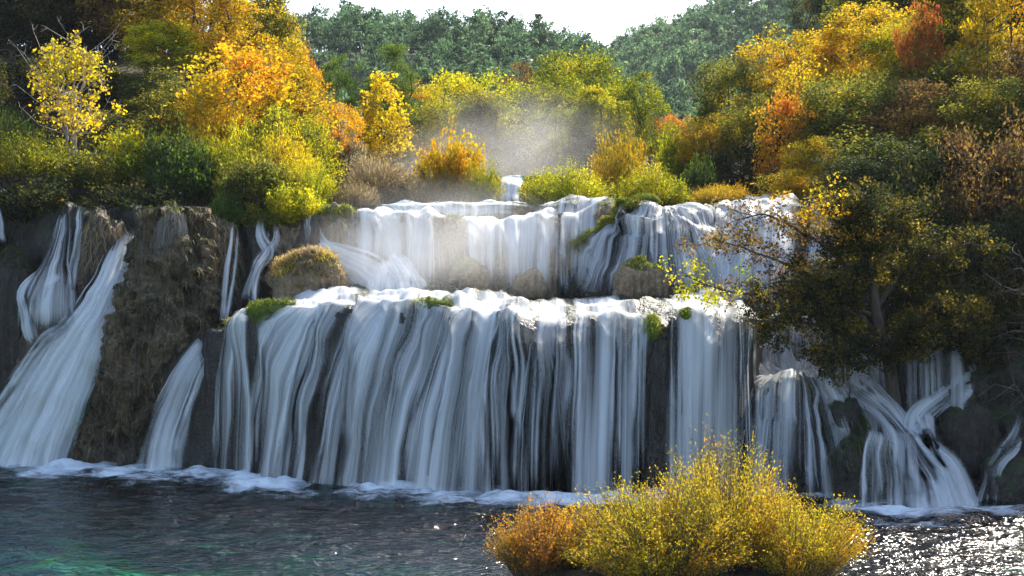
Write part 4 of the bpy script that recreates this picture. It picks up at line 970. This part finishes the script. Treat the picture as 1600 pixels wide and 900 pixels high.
fill = [(20, 90, 62, 170, 'dark_leaves', 'dark thicket low behind the reeds'), (150, 120, 62, 150, 'dark_leaves', 'dark thicket at the foot of the birch'), (210, 170, 58, 130, 'olive_leaves', 'olive thicket beside the birch trunk'), (290, 130, 60, 140, 'olive_leaves', 'shaded olive thicket left of the orange plane tree'),
        (420, 140, 59, 150, 'golden_leaves', 'golden thicket at the heart of the orange slope'), (500, 185, 58, 110, 'orange_leaves', 'orange thicket above the dull grey-green bush'), (460, 165, 56, 120, 'yellow_green_leaves', 'yellow-green thicket over the glowing broom'),
        (1195, 150, 62, 120, 'olive_leaves', 'olive thicket under the golden dome'), (1290, 95, 61, 150, 'golden_leaves', 'golden thicket between dome and golden-green crowns'), (1400, 110, 58, 160, 'olive_leaves', 'olive thicket under the red topped tree'), (1500, 80, 57, 170, 'olive_leaves', 'olive-brown thicket behind the shaded olive tree'), (1610, 60, 54, 160, 'brown_leaves', 'brown thicket at the picture edge under the golden tree'),
        (1390, 200, 51.5, 190, 'olive_leaves', 'olive thicket above the dark ledge thicket'), (1500, 215, 50, 190, 'dark_leaves', 'black-green thicket mid bank'), (1610, 230, 48, 180, 'dark_leaves', 'black-green thicket at the picture edge'), (1240, 265, 52.5, 90, 'golden_leaves', 'small golden shrub dipping towards the sliding sheet')]
for i, (px, pt, Y, wd, m, lab) in enumerate(fill): plant('thicket', 'tree', px, pt, Y, wd * 1.15, m, lab, g, i % 2, zb=(8.4 if Y < 53 else None))
# the overhanging tree in front of the cascade: several limbs reach out over the water
def limb_tree():
    rng = np.random.default_rng(77)
    Y0 = 41.6
    root = at(1405, 672, Y0)
    o = empty('overhanging_tree', root, 'dark overhanging tree with spreading limbs rooted in the cascade', 'tree')
    main = spline([at(1405, 690, Y0), at(1396, 620, Y0), at(1388, 560, Y0), at(1372, 500, Y0 - .3), at(1360, 430, Y0 - .2), at(1345, 360, Y0)], 24)
    tv = [tube(main, np.linspace(0.24, 0.09, 24), 9)]
    limbs = [([(1385, 545), (1330, 470), (1260, 420), (1200, 395), (1120, 372)], 40.6, 'b'), ([(1375, 500), (1310, 470), (1230, 460), (1150, 455), (1075, 425)], 40.3, 'y'),
             ([(1372, 470), (1300, 400), (1250, 368), (1200, 345), (1150, 352)], 40.8, 'b'), ([(1385, 540), (1330, 520), (1270, 510), (1210, 505), (1165, 500)], 40.0, 'd'),
             ([(1360, 430), (1320, 360), (1290, 330), (1260, 320)], 41.0, 'y2'), ([(1370, 480), (1420, 420), (1470, 390), (1510, 380)], 41.2, 'd'),
             ([(1385, 540), (1430, 500), (1480, 480), (1520, 470)], 40.6, 'd'), ([(1360, 440), (1370, 390), (1400, 350), (1430, 330)], 41.0, 'd'),
             ([(1390, 560), (1360, 545), (1320, 548), (1290, 560)], 39.9, 'd'), ([(1390, 555), (1420, 540), (1450, 530), (1480, 520)], 40.4, 'd'),
             ([(1365, 450), (1330, 440), (1290, 450), (1240, 440)], 40.2, 'd'), ([(1350, 380), (1330, 350), (1330, 320), (1320, 305)], 41.0, 'd')]
    cl = {'b': [], 'y': [], 'd': [], 'y2': []}
    for pts, Ye, kd in limbs:
        n = len(pts); P = spline([at(a, b, Y0 + (Ye - Y0) * i / (n - 1)) for i, (a, b) in enumerate(pts)], 26)
        P += np.cumsum(rng.normal(0, 0.018, P.shape), axis=0)
        tv.append(tube(P, np.linspace(0.085, 0.016, 26), 5))
        for k in range(5, 26):
            for _ in range(3):
                e = P[k] + rng.normal(0, 1, 3) * np.array([0.42, 0.55, 0.30]) * (0.6 + 0.5 * k / 26)
                m = (P[k] + e) / 2 + rng.normal(0, 0.05, 3)
                tv.append(tube(np.array([P[k], m, e]), [0.014, 0.010, 0.005], 3))
                key = kd
                if kd == 'y': key = 'y' if k > 17 else ('b' if k > 10 else 'd')
                if kd == 'b' and k < 12: key = 'd'
                cl[key].append(e)
    V, Q = merge(tv)
    ob('trunk', make_mesh('trunk', under(o, V), Q), M_bark, o)
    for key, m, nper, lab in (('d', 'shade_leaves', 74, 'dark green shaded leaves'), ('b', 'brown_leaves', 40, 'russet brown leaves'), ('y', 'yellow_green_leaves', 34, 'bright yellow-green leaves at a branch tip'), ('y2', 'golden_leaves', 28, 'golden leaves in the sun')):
        C = np.array(cl[key]); LV, LQ, T = leaves(C, 0.20, nper, 0.105, rng, 0.55, 0.4, 0.8)
        c = ob('crown', make_mesh('crown', under(o, LV), LQ, {'tint': T}, False), MATS[m], o, label=lab)
limb_tree()

g = 'shaded trees close to the dark cascade'
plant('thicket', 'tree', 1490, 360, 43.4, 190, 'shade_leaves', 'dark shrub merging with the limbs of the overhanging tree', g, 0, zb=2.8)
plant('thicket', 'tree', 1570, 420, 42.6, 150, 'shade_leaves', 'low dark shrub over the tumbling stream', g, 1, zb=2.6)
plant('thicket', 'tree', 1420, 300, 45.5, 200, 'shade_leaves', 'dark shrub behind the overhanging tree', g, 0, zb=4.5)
def bare_trunk(label, pts, r0, r1, seed, twig=0):
    rng = np.random.default_rng(seed)
    P = spline([at(*p) for p in pts], 20); parts = [tube(P, np.linspace(r0, r1, 20), 8)]
    for _ in range(twig):
        k = rng.integers(6, 20); e = P[k] + rng.normal(0, 1, 3) * [0.7, 0.5, 0.5] + [-0.3, 0, 0.1]
        Q_ = np.array([P[k], (P[k] + e) / 2 + rng.normal(0, 0.12, 3), e]); parts.append(tube(Q_, [0.02, 0.013, 0.006], 4))
        for _ in range(6):
            b = Q_[1] + (Q_[2] - Q_[1]) * rng.random(); f = b + rng.normal(0, 0.22, 3); parts.append(tube(np.array([b, (b + f) / 2 + rng.normal(0, 0.03, 3), f]), [0.008, 0.006, 0.003], 3))
    V, Q = merge(parts); b0 = P[0]
    o = empty('bare_tree', b0, label, 'tree'); ob('trunk', make_mesh('trunk', V - b0, Q), M_bark, o)
bare_trunk('thick bare trunk leaning over the dark bank', [(1560, 565, 42.5), (1535, 530, 42.4), (1515, 490, 42.4), (1500, 430, 42.6)], 0.17, 0.10, 5)
bare_trunk('bare grey twigs arching at the picture edge', [(1640, 640, 40.5), (1620, 540, 40.4), (1610, 440, 40.4), (1590, 390, 40.4)], 0.06, 0.02, 6, 26)
bare_trunk('fine bare twigs low over the pool edge', [(1650, 720, 39), (1625, 670, 39), (1605, 630, 39), (1585, 600, 39)], 0.04, 0.015, 7, 20)

# ------------------------------------------------------------------ islet with the yellow bushes in front
xs, ys_ = np.meshgrid(np.linspace(-1, 1, 50), np.linspace(-1, 1, 40))
rr = np.sqrt(xs ** 2 + ys_ ** 2)
isl = np.stack([3.2 + xs * 3.8, 28.4 + ys_ * 2.0, 0.30 - 0.8 * sm(0.55, 1.0, rr) + 0.10 * fbm(xs * 5, ys_ * 5, 1, 3)], -1)
ob('islet', make_mesh('islet', isl, grid_q(50, 40)), M_bank, kind='structure', label='low dark islet under the yellow bushes')
g = 'bushes on the islet'
FB = [bush_proto(301, 2.0, 1.9, 620, 60, .060, .42, start=.06), bush_proto(302, 2.0, 1.9, 560, 60, .062, .42, start=.06, curl=.2, twigs=22), bush_proto(303, 2.0, 1.9, 520, 60, .058, .42, start=.06), bush_proto(304, 1.6, 1.0, 330, 60, .055, .40, start=.06, twigs=10)]
plant('broom', 'willow_bush', 1035, 765, 28.0, 350, 'willow_leaves', 'rounded golden willow bush in the middle of the islet', g, 0, cat='bush', zb=0.1, P=FB[0], rot=0.4, depth=0.8)
plant('broom', 'willow_bush', 1120, 712, 29.3, 320, 'willow_leaves', 'taller willow bush with bare twigs on top at the back of the islet', g, 0, cat='bush', zb=0.1, P=FB[1], rot=1.7, depth=0.7)
plant('broom', 'willow_bush', 1240, 782, 28.4, 230, 'willow_leaves', 'yellow-green willow bush trailing down to the water', g, 0, cat='bush', zb=0.1, P=FB[2], rot=2.9, depth=0.8)
plant('broom', 'willow_bush', 842, 792, 28.8, 172, 'orange_willow_leaves', 'small rust orange willow bush apart from the others', g, 0, cat='bush', zb=0.1, P=FB[3], rot=0.2)

plant('broom', 'willow_bush', 925, 795, 28.9, 150, 'willow_leaves', 'low yellow willow bush joining the rust orange one', g, 0, cat='bush', zb=0.1, P=FB[3], rot=2.2)
# ------------------------------------------------------------------ grass and moss on the lips
def lip_grass(label, C, l0, l1, v, n, length, mat, seed, name='grass_tuft', zoff=0.0):
    rng = np.random.default_rng(seed)
    u = C.ul(l0) + (C.ul(l1) - C.ul(l0)) * rng.random(140); vv = v[0] + (v[1] - v[0]) * rng.random(140)
    P = C.rock(u, vv); P[:, 2] += zoff
    # a cushion of earth carries the blades
    c = P.mean(0); o = empty(name, c, label, 'moss')
    hw = max(0.22, (P[:, 0].max() - P[:, 0].min()) * 0.42)
    th, ph = np.meshgrid(np.linspace(0, 2 * math.pi, 22), np.linspace(0.02, math.pi - .02, 12))
    dz = max(0.12, (P[:, 2].max() - P[:, 2].min()) * 0.42)
    Vc = np.stack([np.cos(th) * np.sin(ph) * hw, np.sin(th) * np.sin(ph) * 0.34, np.cos(ph) * dz], -1)
    Vc *= (1 + 0.2 * fbm(Vc[..., 0] * 2 + seed, Vc[..., 1] * 2, Vc[..., 2] * 2, 3))[..., None]; Vc[:, -1] = Vc[:, 0]
    ob('cushion', make_mesh('cushion', Vc, grid_q(22, 12)), M_moss, o)
    k = (Vc.reshape(-1, 3)[:, 2] > -0.3 * dz)
    V, Q, t = tuft_mesh(Vc.reshape(-1, 3)[k], 0.7, n, length, seed, 0.009, 0.5, 0.7)
    ob('blades', make_mesh('blades', V, Q, {'tint': t}, False), mat, o, kind='stuff')
M_moss = ground_mat('moss_cushion', [(0.035, 0.06, 0.008), (0.09, 0.14, 0.012), (0.16, 0.20, 0.02)], 1.5)
lip_grass('bright green grass tongue at the head of the white sweeping fall', front, 424, 462, (-0.1, 0.28), 1400, 0.2, G_bright, 51)
lip_grass('small green tuft with pink seed heads at the ledge end', front, 350, 372, (-0.1, 0.1), 500, 0.2, G_bright, 52)
lip_grass('thin strip of moss lying along the front lip', front, 630, 705, (-0.12, 0.05), 900, 0.12, G_bright, 53)
lip_grass('bright mossy boss hanging over the front lip', front, 1005, 1036, (0.05, 0.35), 1200, 0.18, G_bright, 54)
lip_grass('low moss cushion on the lip near the overhanging tree', front, 1058, 1090, (-0.05, 0.15), 800, 0.16, G_bright, 55)
def rib(label, C, u0, u1, v0, v1, n, seed, wd=0.03):
    rng = np.random.default_rng(seed); t = rng.random(260); u = u0 + (u1 - u0) * t + rng.normal(0, wd, 260); v = v0 + (v1 - v0) * t
    P = C.water(0, 1, 0, 1)(np.clip(u, 0, 1), v) + np.array([0, -0.10, 0.10]); V, Q, ti = tuft_mesh(P, 0.6, n, 0.22, seed, 0.012, 0.6, 0.8)
    ob('moss', make_mesh('moss', V - P[0], Q, {'tint': ti}, False), G_bright, label=label, cat='moss', kind='thing', loc=tuple(P[0]))
rib('long mossy rib curving down the edge of the domed rock', mU, 0.22, 0.10, 0.20, 0.80, 5200, 61, 0.014)
rib('mossy streak near the top of the domed rock', mU, 0.40, 0.28, -0.1, 0.22, 3000, 62, 0.03)

# ------------------------------------------------------------------ pine hill
pp = [tree_proto(401, 8, .22, 3.4, 34, 22, .75, .42, sig=.55, flat=.6, lobes=.35, upbias=1.2), tree_proto(402, 8, .2, 3.0, 34, 22, .75, .42, sig=.55, flat=.6, lobes=.4, upbias=1.2), tree_proto(403, 9, .15, 2.4, 34, 22, .7, .42, sig=.6, flat=.6, shape=.6, upbias=1.2)]
pines = []
for tr, cr, H, R in pp:
    n1, n2 = len(tr.vertices), len(cr.vertices)
    v1 = np.empty(n1 * 3, np.float32); tr.vertices.foreach_get('co', v1); v2 = np.empty(n2 * 3, np.float32); cr.vertices.foreach_get('co', v2)
    q2 = np.arange(n2).reshape(-1, 4)
    t2 = np.empty(n2 * 3, np.float32); cr.attributes['tint'].data.foreach_get('vector', t2)
    pines.append((v2.reshape(-1, 3), q2, t2.reshape(-1, 3)))
K = 6; tv, tq = tube(np.array([[0, 0, z] for z in np.linspace(-0.6, 6.0, K)]), np.linspace(0.22, 0.08, K), 5)
pine_trunk = make_mesh('trunk', tv, tq); pine_trunk.materials.append(M_bark)
pine_me = []
for v, q, t in pines:
    me = make_mesh('pine_tree', v, q, {'tint': t}, False); me.materials.append(MATS['pine_needles']); pine_me.append(me)
rng = np.random.default_rng(909)
spots = []
for gy in np.arange(175, 470, 5.7):
    step_x = 5.6
    for gx in np.arange(-95, 135, step_x):
        x = gx + rng.normal(0, 1.7); y = gy + rng.normal(0, 1.7); z = float(ground_z(x, y))
        px = 800 + x * F / y; py = HOR - (z + 5 - EYE) * F / y
        if 425 < px < 1330 and -70 < py < 235: spots.append((py, x, y, z, px))
# hidden behind a nearer slope?
vis = []
for py, x, y, z, px in spots:
    yy = np.linspace(120, y - 6, 40); zz = ground_z(x * yy / y, yy) + 4.5
    if np.all((zz - EYE) / yy < (z + 8 - EYE) / y): vis.append((y, x, z))
vis.sort()
stuffV, stuffQ, stuffT, oq = [], [], [], 0
sc0 = rng.random((len(vis), 4))
for i, (y, x, z) in enumerate(vis):
    k = int(sc0[i, 0] * 2.35); s_ = 0.62 + 0.42 * sc0[i, 1]; hz = s_ * (0.9 + 0.55 * sc0[i, 3]); a = sc0[i, 2] * 6.283
    if i < 300:
        o = ob('pine_tree', pine_me[k], label='blue-green pine among many alike covering the distant hillside', cat='tree', group='pines on the hillside', loc=(x, y, z - 0.3))
        o.scale = (s_, s_, hz); o.rotation_euler = (0, 0, a); ob('trunk', pine_trunk, None, o)
    else:
        v, q, t = pines[k]; sel = np.repeat(np.random.default_rng(i).random(len(q)) < 0.6, 4)
        vv = v[sel].astype(float); c, sn = math.cos(a), math.sin(a)
        W = np.stack([(vv[:, 0] * c - vv[:, 1] * sn) * s_ + x, (vv[:, 0] * sn + vv[:, 1] * c) * s_ + y, vv[:, 2] * hz + z - 0.3], -1)
        cen = W.reshape(-1, 4, 3).mean(1, keepdims=True); W = ((W.reshape(-1, 4, 3) - cen) * 1.3 + cen).reshape(-1, 3)
        stuffV.append(W); stuffQ.append(np.arange(len(W)).reshape(-1, 4) + oq); stuffT.append(np.clip(t[sel] + (sc0[i, 1] - 0.5) * np.array([0, 0.7, 0]), 0, 1)); oq += len(W)
if stuffV:
    ob('forest', make_mesh('forest', np.vstack(stuffV), np.vstack(stuffQ), {'tint': np.vstack(stuffT)}, False), MATS['pine_needles'], kind='stuff', label='mass of pines on the upper slopes of the far hills')
print('pines', len(vis))
# two dark cypresses standing out of the pines
cyp = tree_proto(421, 9, .05, 1.3, 50, 50, .5, .4, sig=.6, shape=.25, lobes=.1)
plant('tall', 'cypress_tree', 848, 52, 265, 32, 'dark_leaves', 'dark slim cypress halfway up the pine hill', 'cypresses on the hill', P=cyp)
plant('tall', 'cypress_tree', 841, 18, 330, 26, 'dark_leaves', 'dark cypress poking above the ridge', 'cypresses on the hill', P=cyp)

# ------------------------------------------------------------------ spray and haze
def mist(label, px, py, Y, wpx, hpx, dep, dens, col=(1, 1, 1), scale=1.3):
    c = at(px, py, Y)
    th, ph = np.meshgrid(np.linspace(0, 2 * math.pi, 25), np.linspace(0.001, math.pi - .001, 13))
    V = np.stack([np.cos(th) * np.sin(ph), np.sin(th) * np.sin(ph), np.cos(ph)], -1); V[:, -1] = V[:, 0]
    o = ob('mist', make_mesh('mist', V, grid_q(25, 13)[:, ::-1]), mist_mat('spray', dens, col, scale), kind='stuff', label=label, loc=tuple(c))
    o.scale = (wpx * Y / F / 2, dep, hpx * Y / F / 2)
MIST = True
X0, X1, Y0_, Y1_, Z0, Z1 = -420, 420, -30, 640, -4, 150
hv = np.array([[x, y, z] for z in (Z0, Z1) for y in (Y0_, Y1_) for x in (X0, X1)])
hq = np.array([[0, 2, 3, 1], [4, 5, 7, 6], [0, 1, 5, 4], [2, 6, 7, 3], [0, 4, 6, 2], [1, 3, 7, 5]])
nh = N('haze_air'); pv = nh('VolumePrincipled'); pv.inputs['Color'].default_value = (0.80, 0.88, 1.0, 1); pv.inputs['Density'].default_value = 0.00012; pv.inputs["Anisotropy"].default_value = 0.0
nh.l(pv.outputs[0], nh.out.inputs['Volume'])
ob('haze', make_mesh('haze', hv, hq, None, False), nh.m, kind='stuff', label='thin blue autumn haze filling the valley')
if MIST:
    mist('bright cloud of spray rising above the small distant fall', 800, 235, 67, 460, 240, 3.5, 0.11)
    mist('thin spray hanging before the upper falls', 690, 385, 46.9, 520, 250, 1.2, 0.5)
    mist('spray at the foot of the front falls', 640, 725, 39.6, 620, 120, 1.0, 0.11)
    mist('spray at the foot of the great diagonal fall', 270, 710, 44.8, 380, 90, 0.8, 0.12)
    mist('spray drifting over the misty bushes', 650, 290, 56.5, 330, 150, 2.0, 0.16)
